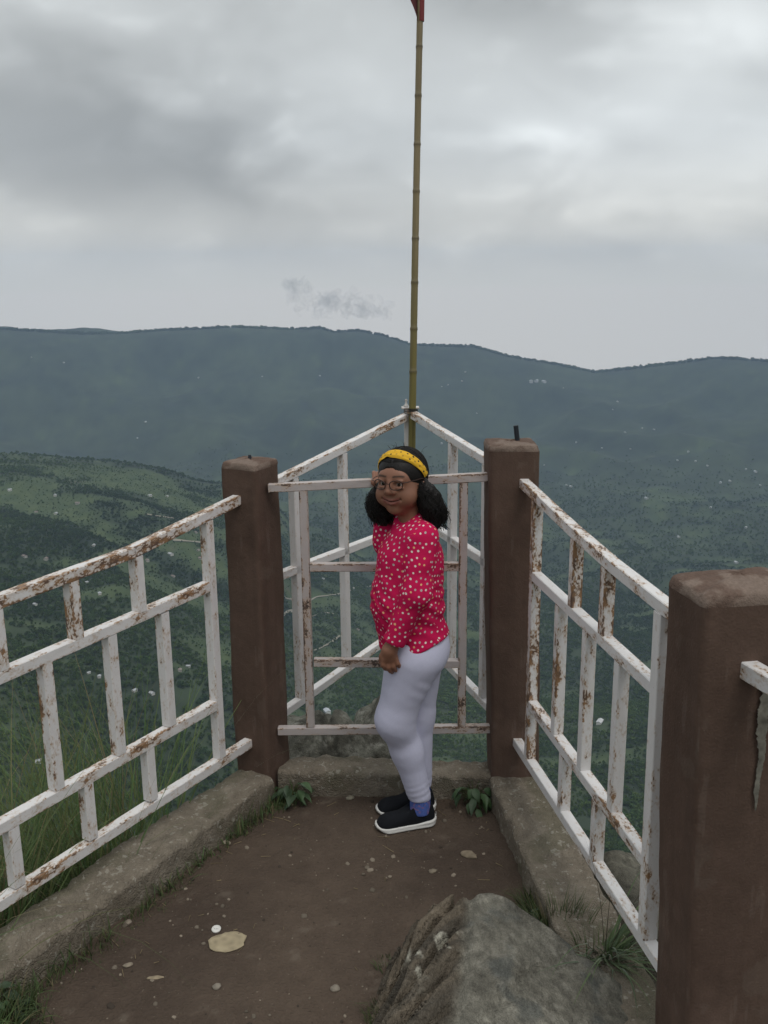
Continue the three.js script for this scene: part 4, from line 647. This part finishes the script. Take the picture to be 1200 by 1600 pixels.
  // socks and shoes
  const sockTex = tex(128, 128, (u, v) => { const s = pf(u, v, 7, 9, 3, 3); return s > 0.6 ? [0.20, 0.13, 0.26] : mul3([0.075, 0.12, 0.36], 0.75 + 0.5 * pn(u * 60, v * 12, 60, 12, 4)); });
  const black = std({ color: new THREE.Color(0.009, 0.010, 0.013), roughness: 0.9 }), foam = std({ color: new THREE.Color(0.62, 0.61, 0.59), roughness: 0.6 });
  for (const [an, turn, fwd] of [[J.anN, 0.20, 0], [J.anF, 0.10, 0]]) {
    const sh = new THREE.Group(); sh.name = 'shoe'; t.add(sh); sh.position.set(an[0] + fwd, 0, an[2]); sh.rotation.y = turn; // toes along -x
    const half = (x) => 0.030 + 0.010 * sst(-0.01, -0.09, x) - 0.0; // half width along the foot
    const out = (x, z) => { const zc = 0.004 * sst(-0.02, -0.12, x), a = C(x, 0, z, [-0.118, 0, zc], [0.022, 0, 0], 0.041, 0.033); return a; };
    const upper = (x, y, z) => { const top = 0.052 + 0.040 * sst(-0.085, -0.005, x) - 0.008 * sst(0.0, 0.03, x) + 0.012 * sst(0.035, 0.05, x), nar = 0.010 * sst(0.03, 0.09, y) + 0.018 * sst(-0.06, -0.16, x) * sst(0.02, 0.06, y); let d = out(x, z) + nar + 0.003; d = smax(d, y - top - 0.0, 0.022); return smax(smax(d, 0.016 - y, 0.003), -(smax(out(x, z) + nar + 0.010, 0.060 - y, 0.005)) , 0.004); };
    part('upper', nets(upper, [-0.18, 0.005, -0.06], [0.075, 0.12, 0.06], 0.0034), black, sh);
    const sole = (x, y, z) => { const rise = 0.010 * sst(-0.11, -0.165, x) + 0.004 * sst(0.03, 0.055, x), h = 0.0185 + 0.007 * sst(-0.03, 0.04, x) + 0.010 * sst(-0.145, -0.162, x) + 0.018 * sst(0.052, 0.058, x) * sst(0.02, 0.008, Math.abs(z)); let d = out(x, z) - 0.0025 - 0.002 * Math.sin(y * 420) * 0.5; d = smax(d, y - h, 0.006); return smax(d, rise - y, 0.006); };
    part('sole', nets(sole, [-0.18, -0.006, -0.06], [0.075, 0.06, 0.06], 0.0030), foam, sh);
    part('sock', boxUV(nets((x, y, z) => smax(smax(C(x, y, z, [0, 0.03, 0], [0, 0.14, 0], 0.036, 0.035) - 0.001 * n3(x * 90, y * 60, z * 90), y - 0.115, 0.004), 0.045 - y, 0.004), [-0.05, 0.03, -0.05], [0.05, 0.13, 0.05], 0.004), 14), std({ map: sockTex, roughness: 1 }), sh);
  }
  // hair: cap with a fringe, two bunches, loose strands
  const pig = [[Z(0.112, 1.208, -2.935), Z(0.140, 1.180, -2.912), Z(0.158, 1.134, -2.90), Z(0.163, 1.084, -2.895)], [0.026, 0.034, 0.038, 0.022]], pig2 = [[Z(0.004, 1.190, -3.010), Z(-0.018, 1.155, -3.000), Z(-0.020, 1.112, -2.990), Z(-0.004, 1.076, -2.980)], [0.022, 0.030, 0.034, 0.020]];
  const hairHead = (a, b, c) => { // head axes
    let d = ell(a, b, c, [0, 0.027, -0.016], [0.0775, 0.083, 0.0935]); const edge = 0.0015 * Math.sin(a * 260) + 0.004 * n3(a * 40, b * 40, c * 40);
    const face = ell(a, b, c, [-0.006, -0.030, 0.092], [0.058, 0.096 + edge, 0.074]); d = smax(d, -face, 0.006); return smax(d, -(b + 0.062 + 0.45 * c - 0.3 * Math.max(0, c)), 0.02); };
  const hair = (x, y, z) => {
    const h = toHead(x, y, z); let d = hairHead(...h); { const q = Math.min(d, chain(x, y, z, ...pig), chain(x, y, z, ...pig2)); if (Math.abs(q) > 0.03) return q; } const st = 0.0007 * Math.sin(Math.atan2(h[0], h[1] + 0.02) * 95 + n3(x * 22, y * 22, z * 22) * 3.5); d -= st;
    const lock = (p) => { const q = chain(x, y, z, ...p); return q - 0.0016 * Math.sin((x * 0.9 + z * 0.7 + n3(x * 14, y * 6, z * 14) * 0.06) * 420) - fbm(x * 24, y * 14, z * 24, 3) * 0.016; };
    return Math.min(smin(d, lock(pig), 0.008), smin(d, lock(pig2), 0.008)); };
  const black2 = new THREE.MeshPhysicalMaterial({ color: new THREE.Color(0.0075, 0.006, 0.0055), roughness: 0.5, specularIntensity: 0.45 });
  const hairMesh = part('hair', nets(hair, Z(-0.085, 1.05, -3.07), Z(0.225, 1.34, -2.82), 0.0032), black2, t);
  { const r = rng(33), tubes = [];
    const strand = (p, dir, len, curl) => { const pts = []; let q = V(...p), d = dir.clone(); for (let i = 0; i < 7; i++) { pts.push(q.clone()); q.addScaledVector(d, len / 6); d.add(V((r() - 0.5) * curl, (r() - 0.62) * curl, (r() - 0.5) * curl)).normalize(); } tubes.push(new THREE.TubeGeometry(new THREE.CatmullRomCurve3(pts), 12, 0.0003 + 0.0003 * r(), 3)); };
    for (const [p, R] of [pig, pig2]) for (let k = 0; k < 420; k++) { // wavy locks that fall from the tie
      const a = r() * 6.283, tw = (r() - 0.5) * 2.0, sp = 0.72 + 0.50 * r(), flick = 0.3 + 0.9 * r() * r(), end = 0.72 + 0.42 * r(), ph = r() * 6.3, amp = 0.002 + 0.006 * r(), pts = [];
      for (let i = 0; i <= 9; i++) { const t = i / 9 * end * 3, q = Math.min(2, Math.floor(t)), f = t - q, c = [0, 1, 2].map((m) => lerp(p[q][m], p[q + 1][m], f)), rad = lerp(R[q], R[q + 1], Math.min(f, 1)) * sp * (1 + flick * Math.max(0, t - 2)), an = a + tw * t / 3 + 0.25 * Math.sin(t * 3 + ph); const fall = 1 - 0.15 * t; pts.push(V(c[0] + Math.cos(an) * rad + amp * Math.sin(t * 5 + ph), c[1] + Math.sin(an) * rad * 0.35 * fall + amp * Math.cos(t * 6 + ph), c[2] + Math.sin(an) * rad)); }
      tubes.push(new THREE.TubeGeometry(new THREE.CatmullRomCurve3(pts), 14, 0.0005 + 0.0011 * r() * r(), 4)); }
    for (const s of [-1, 1]) for (let k = 0; k < 150; k++) { // combed from the parting towards the bunches
      const z0 = lerp(0.075, -0.085, r()), from = V(s * 0.004, 0, z0).setY(0.083 * Math.sqrt(Math.max(0.04, 1 - ((z0) / 0.0935) ** 2))), to = V(s * 0.0775, -0.035 - 0.02 * r(), -0.03 - 0.02 * r()), pts = [], lift = 0.0002 + 0.0016 * r();
      for (let i = 0; i <= 8; i++) { const d = from.clone().lerp(to, i / 8); d.x += s * 0.03 * Math.sin(i / 8 * 3.14); d.y += 0.02 * Math.sin(i / 8 * 3.14); d.normalize(); const kk = 1 / Math.hypot(d.x / 0.0775, d.y / 0.083, d.z / 0.0935); pts.push(d.multiplyScalar(kk + lift).add(V(0, 0.027, -0.016)).applyMatrix4(headM)); }
      tubes.push(new THREE.TubeGeometry(new THREE.CatmullRomCurve3(pts), 12, 0.0006 + 0.0006 * r(), 4)); }
    for (let k = 0; k < 26; k++) { const a = (r() - 0.5) * 2.2, c = V(Math.sin(a) * 0.078, 0.03 + Math.cos(a) * 0.08, -0.02 + (r() - 0.5) * 0.08).applyMatrix4(headM); strand([c.x, c.y, c.z], V((r() - 0.5), 0.35, (r() - 0.5)).normalize(), 0.012 + 0.016 * r(), 0.8); }
    const s = part('strands', mergeGeometries(tubes), black2, hairMesh); s.userData.kind = 'stuff'; }
  // hair band: pleated yellow cloth with dark dots
  { const P = [], U = [], I = [], n = 70, m = 12, c0 = V(0, 0.027, -0.016), R = V(0.0805, 0.086, 0.0965), up = V(0, 0.84, 0.54).normalize(), across = up.clone().cross(V(1, 0, 0)); let L = 0, last = null;
    for (let i = 0; i <= n; i++) { const th = lerp(-1.62, 1.62, i / n), w = 0.0185 * (0.55 + 0.45 * Math.cos(th * 0.75)) * (1 - 0.22 * Math.exp(-(((th + 0.25) / 0.12) ** 2))); const mid = V(Math.sin(th), 0, 0).addScaledVector(up, Math.cos(th));
      for (let j = 0; j <= m; j++) { const s = j / m * 2 - 1, dir = mid.clone().addScaledVector(across, s * w / 0.085).normalize(), k = 1 / Math.hypot(dir.x / R.x, dir.y / R.y, dir.z / R.z), thick = 0.0055 * Math.sqrt(Math.max(0, 1 - s * s * 0.96)) + 0.0012 * Math.sin(s * 9 + th * 3 + n3(th * 4, s, 1) * 3) + 0.002 * Math.exp(-(((th + 0.25) / 0.1) ** 2)); const q = dir.multiplyScalar(k + thick - 0.001).add(c0).applyMatrix4(headM); P.push(q.x, q.y, q.z); if (j === m / 2) { if (last) L += last.distanceTo(q); last = q; } U.push(L, s * w); if (i && j) { const o = i * (m + 1) + j; I.push(o - m - 2, o - m - 1, o, o - m - 2, o, o - 1); } } for (let j = 0; j <= m; j++) U[(i * (m + 1) + j) * 2] = L; }
    const g = new THREE.BufferGeometry(); g.setAttribute('position', new THREE.Float32BufferAttribute(P, 3)); g.setAttribute('uv', new THREE.Float32BufferAttribute(U.map((u, i) => i % 2 ? (u + 0.02) / 0.04 : u / 0.066), 2)); g.setIndex(I); g.computeVertexNormals();
    const bt = tex(512, 310, (u, v) => { const x = u * 0.066, y = v * 0.04; for (const [a, b, k] of [[0.011, 0.027, 1], [0.033, 0.025, 1], [0.055, 0.028, 1], [0.022, 0.014, 2], [0.044, 0.013, 2], [0.003, 0.012, 1]]) { const d = Math.hypot(x - a, y - b); if (k === 1 && d < 0.0031) return [0.012, 0.011, 0.011]; if (k === 2 && d < 0.0030 && d > 0.0013) return [0.25, 0.14, 0.03]; } return mul3([0.70, 0.40, 0.018], 0.88 + 0.12 * pn(u * 200, v * 120, 200, 120, 2)); });
    part('hair_band', g, new THREE.MeshPhysicalMaterial({ map: bt, roughness: 0.85, side: THREE.DoubleSide }), t); }
  // spectacles
  { const gl = new THREE.Group(); gl.name = 'glasses'; t.add(gl); const fr = std({ color: new THREE.Color(0.035, 0.014, 0.010), roughness: 0.3 }), bits = [];
    for (const s of [-1, 1]) { const pts = []; for (let i = 0; i < 40; i++) { const a = i / 40 * 6.2832, ca = Math.cos(a), sa = Math.sin(a), x = 0.0205 * Math.sign(ca) * Math.abs(ca) ** 0.8, y = 0.0150 * Math.sign(sa) * Math.abs(sa) ** 0.85; pts.push(V(s * 0.0285 + x, 0.013 + y + 0.0015 * (s * x > 0 ? 1 : 0) * (y > 0 ? 1 : 0), 0.0985 - 4.0 * (s * 0.0285 + x) ** 2 + 0.06 * y)); }
      bits.push(new THREE.TubeGeometry(new THREE.CatmullRomCurve3(pts, true), 60, 0.0018, 6, true));
      const sh = new THREE.Shape(pts.map((p) => new THREE.Vector2(p.x, p.y))), lens = new THREE.ShapeGeometry(sh, 1), lp = lens.attributes.position; for (let i = 0; i < lp.count; i++) lp.setZ(i, 0.0985 - 4.0 * lp.getX(i) ** 2 + 0.06 * (lp.getY(i) - 0.013)); lens.computeVertexNormals();
      part('lens', inHead(lens), new THREE.MeshPhysicalMaterial({ color: 0xffffff, transmission: 1, thickness: 0, roughness: 0.02, ior: 1.5, side: THREE.DoubleSide }), gl);
      bits.push(new THREE.TubeGeometry(new THREE.CatmullRomCurve3([V(s * 0.049, 0.021, 0.0885), V(s * 0.0625, 0.022, 0.080), V(s * 0.073, 0.021, 0.050), V(s * 0.0785, 0.014, 0.0), V(s * 0.078, -0.004, -0.02)]), 24, 0.0015, 6)); }
    bits.push(new THREE.TubeGeometry(new THREE.CatmullRomCurve3([V(-0.009, 0.016, 0.0983), V(0, 0.0185, 0.1005), V(0.009, 0.016, 0.0983)]), 10, 0.0013, 6)); part('frame', inHead(mergeGeometries(bits)), fr, gl); }
}
// ------------------------------------------------------------------ things lying on the earth floor
function stoneGeo(seed, sx, sy, sz, rough = 0.35) { const g = mergeVertices(new THREE.IcosahedronGeometry(1, 3).deleteAttribute('uv').deleteAttribute('normal')), p = g.attributes.position; for (let i = 0; i < p.count; i++) { const x = p.getX(i), y = p.getY(i), z = p.getZ(i), k = 1 + rough * fbm(x * 1.3 + seed, y * 1.3, z * 1.3, 3); p.setXYZ(i, x * k * sx, clamp(y * k, -0.8, 0.75) * sy, z * k * sz); } g.computeVertexNormals(); return g; }
const stoneMat = std({ vertexColors: true, roughness: 0.95 });
const stoneCol = (c) => (x, y, z) => mul3(c, 0.9 + 0.6 * fbm(x * 60, y * 60, z * 60, 3));
for (const [x, z, sx, sz, h, a, c, label, cat, name] of [
  [-0.462, -2.305, 0.050, 0.044, 0.006, 0.3, [0.36, 0.30, 0.20], 'flat beige sandstone set flush in the earth beside the white bottle cap', 'stone', 'flat_stone'],
  [0.269, -2.707, 0.026, 0.017, 0.011, -0.5, [0.24, 0.195, 0.14], 'tan stone shaped like a leaf between the child and the right kerb', 'stone', 'stone'],
  [0.145, -2.626, 0.0135, 0.010, 0.006, 0.2, [0.22, 0.185, 0.14], 'small tan pebble just in front of the shoes', 'stone', 'pebble'],
  [-0.143, -2.115, 0.0135, 0.011, 0.007, 0, [0.24, 0.21, 0.17], 'round pale pebble alone on the bare earth', 'stone', 'pebble'],
  [-0.462, -2.127, 0.011, 0.011, 0.008, 0.7, [0.25, 0.22, 0.18], 'pale pebble between the flat sandstone and its smaller neighbours', 'stone', 'pebble'],
  [-0.64, -2.175, 0.022, 0.007, 0.003, 0.1, [0.30, 0.245, 0.17], 'dry curled leaf on the earth near the left kerb', 'leaf', 'dry_leaf'],
  [-0.727, -2.223, 0.014, 0.008, 0.005, 0.4, [0.26, 0.22, 0.17], 'tan broken clod on the earth near the left kerb grass', 'clod', 'earth_clod'],
  [-0.772, -2.393, 0.013, 0.009, 0.007, 0.5, [0.25, 0.21, 0.17], 'pale chip of mortar beside the inner face of the left kerb', 'stone', 'mortar_chip'],
  [-0.135, -3.06, 0.016, 0.010, 0.008, 0.4, [0.24, 0.22, 0.17], 'pale chip of cement lying at the foot of the end kerb', 'stone', 'cement_chip'],
  [-0.55, -2.80, 0.022, 0.009, 0.005, -0.5, [0.27, 0.235, 0.18], 'long pale splinter of stone by the left kerb', 'stone', 'stone_splinter'],
]) { const o = solo(name, paint(stoneGeo(x * 31, sx, h, sz, 0.5), stoneCol(c)), stoneMat, label, cat); o.position.set(x, floorY(x, z) + h * 0.35, z); o.rotation.y = a; }
{
  const g = thing('bottle_cap', 'round white bottle cap lying beside the flat sandstone', 'bottle cap', [-0.504, floorY(-0.504, -2.36) + 0.001, -2.36]), w = std({ color: new THREE.Color(0.62, 0.61, 0.58), roughness: 0.45 });
  part('disc', new THREE.CylinderGeometry(0.0125, 0.0125, 0.004, 28).translate(0, 0.0025, 0), w, g); part('rim', new THREE.TorusGeometry(0.0122, 0.0017, 8, 32).rotateX(Math.PI / 2).translate(0, 0.0045, 0), w, g); g.rotation.x = 0.15;
  const ink = std({ color: new THREE.Color(0.18, 0.17, 0.16) }); for (const [x, l] of [[-0.004, 0.004], [0.001, 0.003], [0.005, 0.003]]) part('print_mark', new THREE.BoxGeometry(0.0014, 0.0005, l).rotateY(0.5).translate(x, 0.0048, 0), ink, g);
}
const stuff = (name, geo, mat, mats, cols, label, cat) => { const m = new THREE.InstancedMesh(geo, mat, mats.length), c = new THREE.Color(); mats.forEach((q, i) => { m.setMatrixAt(i, q); if (cols) m.setColorAt(i, c.setRGB(...cols[i])); }); m.name = numbered(name); m.castShadow = m.receiveShadow = true; m.userData = { kind: 'stuff', label, category: cat }; scene.add(m); };
{
  const r = rng(91), q = new THREE.Quaternion(), M = [], C = [];
  for (let i = 0; i < 560; i++) { const z = lerp(-3.08, -1.2, r()), x = lerp(leftIn(z) + 0.03, rightIn(z) - 0.03, r()), s = 0.0014 + 0.0065 * r() ** 5 + 0.0012 * r(); if (fbm(x * 3, z * 3, 2, 2) < -0.15 && r() < 0.7) continue; M.push(new THREE.Matrix4().compose(V(x, floorY(x, z) + s * 0.15, z), q.setFromEuler(new THREE.Euler(r() * 0.6, r() * 6.3, r() * 0.6)), V(s * (0.8 + 0.7 * r()), s * 0.6, s))); const t = 0.35 + 0.7 * r(); C.push(r() < 0.2 ? [0.05, 0.04, 0.032] : [0.25 * t, 0.21 * t, 0.165 * t]); }
  stuff('gravel', stoneGeo(2, 1, 1, 1, 0.6), std({ roughness: 0.95 }), M, C, 'grit and tiny stones strewn over the brown earth floor', 'gravel');
  const T = [], TC = []; const straw = new THREE.CylinderGeometry(1, 0.6, 1, 5).rotateZ(Math.PI / 2);
  for (let i = 0; i < 90; i++) { const z = lerp(-3.05, -1.3, r()), side = r(), x = side < 0.4 ? leftIn(z) + 0.05 + 0.25 * r() * r() : side < 0.6 ? rightIn(z) - 0.04 - 0.2 * r() * r() : lerp(leftIn(z), rightIn(z), r()); const L = 0.012 + 0.05 * r() * r(); T.push(new THREE.Matrix4().compose(V(x, floorY(x, z) + 0.003, z), q.setFromEuler(new THREE.Euler(0, r() * 6.3, (r() - 0.5) * 0.1)), V(L, 0.0008 + 0.0006 * r(), 0.0009))); const t = 0.6 + 0.6 * r(); TC.push([0.24 * t, 0.19 * t, 0.115 * t]); }
  stuff('litter', straw, std({ roughness: 0.9 }), T, TC, 'bits of dry straw and twig on the brown earth floor', 'straw');
}
// ------------------------------------------------------------------ grass and weeds
function bladeGeo(bend, fold) { const P = [], I = [], n = 9; let x = 0, y = 0, a = 0.06; for (let i = 0; i <= n; i++) { const t = i / n, w = 0.5 * (1 - t ** 1.6) * (0.75 + 0.25 * Math.sin(t * 3.1)); P.push(x, y, -w, x - w * fold * 0, y, w); const st = 1 / n; a += bend * (0.35 + 1.3 * t) / n; x += Math.sin(a) * st; y += Math.cos(a) * st; if (i) { const k = i * 2; I.push(k - 2, k - 1, k, k - 1, k + 1, k); } } const g = new THREE.BufferGeometry(); g.setAttribute('position', new THREE.Float32BufferAttribute(P, 3)); g.setIndex(I); g.computeVertexNormals(); return g; }
const bladeMat = new THREE.MeshPhysicalMaterial({ roughness: 0.75, side: THREE.DoubleSide, transmission: 0.35, thickness: 0, specularIntensity: 0.4 });
{
  const r = rng(17), q = new THREE.Quaternion(), kinds = [0.35, 1.0, 1.9].map((b) => ({ g: bladeGeo(b, 0), m: [], c: [] }));
  const blade = (x, y, z, len, wid, k, yaw, tilt, col) => { const o = kinds[k]; q.setFromEuler(new THREE.Euler((r() - 0.5) * 0.5, yaw, tilt, 'YXZ')); o.m.push(new THREE.Matrix4().compose(V(x, y, z), q, V(len, len, wid))); o.c.push(col); };
  const green = (d = 1) => { const t = (0.65 + 0.6 * r()) * d, dry = r() < 0.12; return dry ? [0.26 * t, 0.22 * t, 0.12 * t] : [(0.105 + 0.05 * r()) * t, (0.165 + 0.035 * r()) * t, 0.068 * t]; };
  const d = [-0.515, 0.857], o = [-0.857, -0.515];
  // tall grass on the slope outside the left kerb
  for (let k = 0; k < 56; k++) {
    const s = 0.30 + 2.1 * r(), off = 0.19 + 0.65 * r() * r(), cx = -0.39 + d[0] * s + o[0] * off, cz = -3.085 + d[1] * s + o[1] * off, size = 0.7 + 0.6 * r(), n = 60 + 60 * r();
    for (let i = 0; i < n; i++) { const a = r() * 6.283, rr = 0.07 * Math.sqrt(r()), x = cx + Math.cos(a) * rr, z = cz + Math.sin(a) * rr; blade(x, ground(x, z) - 0.02, z, (0.42 + 0.52 * r()) * size, 0.0034 + 0.0026 * r(), r() < 0.25 ? 0 : r() < 0.6 ? 1 : 2, r() < 0.08 ? a : 2.6 + (r() - 0.5) * 3.1, -0.05 - 0.25 * r(), green()); }
  }
  for (let k = 0; k < 2600; k++) { const s = -0.1 + 3.2 * r(), off = 0.16 + 1.1 * r(), x = -0.39 + d[0] * s + o[0] * off, z = -3.085 + d[1] * s + o[1] * off; blade(x, ground(x, z) - 0.01, z, 0.10 + 0.20 * r(), 0.004 + 0.003 * r(), Math.floor(r() * 3), 2.6 + (r() - 0.5) * 4.4, -0.2 * r(), green(0.85)); }
  // turf along the inner foot of the left kerb
  const turf = [[1.02, 0.45, 0.09], [1.32, 1.3, 0.15], [1.52, 2.2, 0.21], [1.72, 1.6, 0.2], [1.86, 1.6, 0.22], [0.62, 0.35, 0.07], [0.12, 0.5, 0.10], [0.30, 0.3, 0.05], [2.0, 1.2, 0.2]];
  for (const [s, dens, L] of turf) for (let i = 0; i < 330 * dens; i++) { const ss = s + (r() - 0.5) * 0.34, off = -0.005 - 0.11 * r() * r() * dens - 0.02 * r(), x = -0.39 + d[0] * ss + o[0] * off, z = -3.085 + d[1] * ss + o[1] * off; blade(x, floorY(x, z) - 0.004, z, (0.03 + L * r() ** 1.6) * 0.9, 0.0026 + 0.003 * r(), Math.floor(r() * 3), r() * 6.3, -0.3 * r(), green(0.7)); }
  for (let i = 0; i < 900; i++) { const s = 0.55 + 1.6 * r(), off = -0.02 - 0.12 * r() * (0.5 + 0.5 * n3(s * 6, 1, 1)), x = -0.39 + d[0] * s + o[0] * off, z = -3.085 + d[1] * s + o[1] * off; blade(x, floorY(x, z) - 0.003, z, 0.008 + 0.016 * r(), 0.002, Math.floor(r() * 3), r() * 6.3, -0.5 * r(), green(0.62)); }
  // clumps between the boulder and the right kerb, at the end kerb, by the boulder's foot
  for (const [x0, z0, rad, n, L, w, dk] of [[0.475, -2.28, 0.07, 520, 0.17, 0.0036, 0.62], [0.44, -2.42, 0.05, 260, 0.10, 0.003, 0.6], [0.55, -2.14, 0.06, 320, 0.17, 0.0038, 0.75], [-0.40, -3.03, 0.05, 110, 0.09, 0.0022, 0.75], [-0.33, -3.06, 0.05, 90, 0.06, 0.0022, 0.7], [0.335, -3.03, 0.05, 120, 0.06, 0.0022, 0.6], [-0.02, -2.02, 0.05, 150, 0.05, 0.002, 0.6], [0.0, -2.2, 0.04, 60, 0.04, 0.002, 0.6], [-1.0, -2.0, 0.1, 260, 0.12, 0.004, 0.7]])
    for (let i = 0; i < n; i++) { const a = r() * 6.283, q2 = rad * Math.sqrt(r()), x = x0 + Math.cos(a) * q2, z = z0 + Math.sin(a) * q2; blade(x, floorY(x, z), z, L * (0.35 + 0.9 * r()), w * (0.7 + 0.6 * r()), Math.floor(r() * 3), a + (r() - 0.5), -0.35 * r(), green(dk)); }
  // weeds clinging to the ground beyond the end kerb and outside the right one
  for (let i = 0; i < 1500; i++) { const x = lerp(-0.5, 1.4, r()), z = lerp(-4.4, -1.8, r()), fd = footDistance(x, z); if (fd < 0.05) continue; blade(x, ground(x, z) - 0.01, z, 0.05 + 0.12 * r(), 0.0035, Math.floor(r() * 3), r() * 6.3, -0.3 * r(), green(0.75)); }
  kinds.forEach((o) => stuff('grass', o.g, bladeMat, o.m, o.c, 'green grass growing along the kerbs and down the slope', 'grass'));
}
function leafGeo(w) { const P = [], I = [], n = 8, m = 4; for (let i = 0; i <= n; i++) for (let j = 0; j <= m; j++) { const t = i / n, s = j / m * 2 - 1, hw = w * Math.sin(Math.PI * t ** 0.75) * (1 - 0.25 * t); P.push(t, 0.10 * Math.sin(t * 2.6) - 0.22 * t * t + Math.abs(s) * hw * 0.35 - 0.012 * Math.cos(t * 30) * Math.abs(s), s * hw); if (i && j) { const k = i * (m + 1) + j; I.push(k - m - 2, k - 1, k, k - m - 2, k, k - m - 1); } } const g = new THREE.BufferGeometry(); g.setAttribute('position', new THREE.Float32BufferAttribute(P, 3)); g.setIndex(I); g.computeVertexNormals(); return g; }
const leafShapes = [leafGeo(0.30), leafGeo(0.24), leafGeo(0.38)], leafMats = [[0.035, 0.075, 0.026], [0.045, 0.095, 0.03], [0.028, 0.058, 0.022]].map((c) => new THREE.MeshPhysicalMaterial({ color: new THREE.Color(...c), roughness: 0.6, side: THREE.DoubleSide, transmission: 0.25, thickness: 0 }));
const stemMat = std({ color: new THREE.Color(0.06, 0.08, 0.03) });
function weed(x, z, n, size, h, seed, label) {
  const t = thing('leafy_weed', label, 'weed', [x, floorY(x, z), z]), r = rng(seed);
  for (let i = 0; i < n; i++) { const a = r() * 6.283, y = h * (0.15 + 0.85 * r()), out = size * (0.15 + 0.6 * r()), stem = new THREE.TubeGeometry(new THREE.QuadraticBezierCurve3(V(0, 0, 0), V(Math.cos(a) * out * 0.3, y * 0.8, -Math.sin(a) * out * 0.3), V(Math.cos(a) * out, y, -Math.sin(a) * out)), 6, 0.0011, 4); part('stem', stem, stemMat, t);
    const l = part('leaf', leafShapes[Math.floor(r() * 3)], leafMats[Math.floor(r() * 3)], t, [Math.cos(a) * out, y, -Math.sin(a) * out]), s = size * (0.35 + 0.45 * r()); l.scale.setScalar(s); l.rotation.set((r() - 0.5) * 0.7, a + (r() - 0.5) * 0.8, -0.15 - 0.7 * r(), 'YXZ'); }
}
weed(-0.345, -3.055, 26, 0.075, 0.095, 3, 'dark leafy weed at the foot of the end kerb beside the left post');
weed(0.315, -3.020, 34, 0.080, 0.085, 7, 'dark leafy weed in the corner of the end kerb and the right kerb');
weed(-1.02, -2.02, 26, 0.075, 0.10, 11, 'bright leafy weed in the grass at the inner foot of the left kerb');
weed(0.45, -2.33, 26, 0.05, 0.07, 15, 'small leafy weed between the boulder and the right kerb');
{ // a coarse grass plant with long arching blades by the right railing
  const t = thing('grass_plant', 'grass plant with long arching blades between the boulder and the right railing', 'grass plant', [0.575, 0.07, -2.12]), r = rng(23), mats = [[0.10, 0.15, 0.05], [0.08, 0.13, 0.045], [0.06, 0.10, 0.04]].map((c) => new THREE.MeshPhysicalMaterial({ color: new THREE.Color(...c), roughness: 0.7, side: THREE.DoubleSide, transmission: 0.3, thickness: 0 })), shapes = [bladeGeo(0.5, 0), bladeGeo(1.1, 0), bladeGeo(1.7, 0)];
  for (let i = 0; i < 110; i++) { const b = part('blade', shapes[Math.floor(r() * 3)], mats[Math.floor(r() * 3)], t, [(r() - 0.5) * 0.05, 0, (r() - 0.5) * 0.05]), L = 0.10 + 0.30 * r() * r(); b.scale.set(L, L, 0.0045 + 0.004 * r()); b.rotation.set((r() - 0.5) * 0.4, -0.9 + (r() - 0.5) * 3.6, -0.3 - 0.7 * r(), 'YXZ'); }
  for (const [yaw, tilt, L] of [[2.2, 0.0, 0.36], [0.3, -0.30, 0.33], [1.2, -0.1, 0.22]]) { const b = part('stalk', shapes[0], std({ color: new THREE.Color(0.05, 0.042, 0.028), side: THREE.DoubleSide }), t); b.scale.set(L, L, 0.0028); b.rotation.set(0, yaw, tilt, 'YXZ'); }
}

renderer.render(scene, camera);
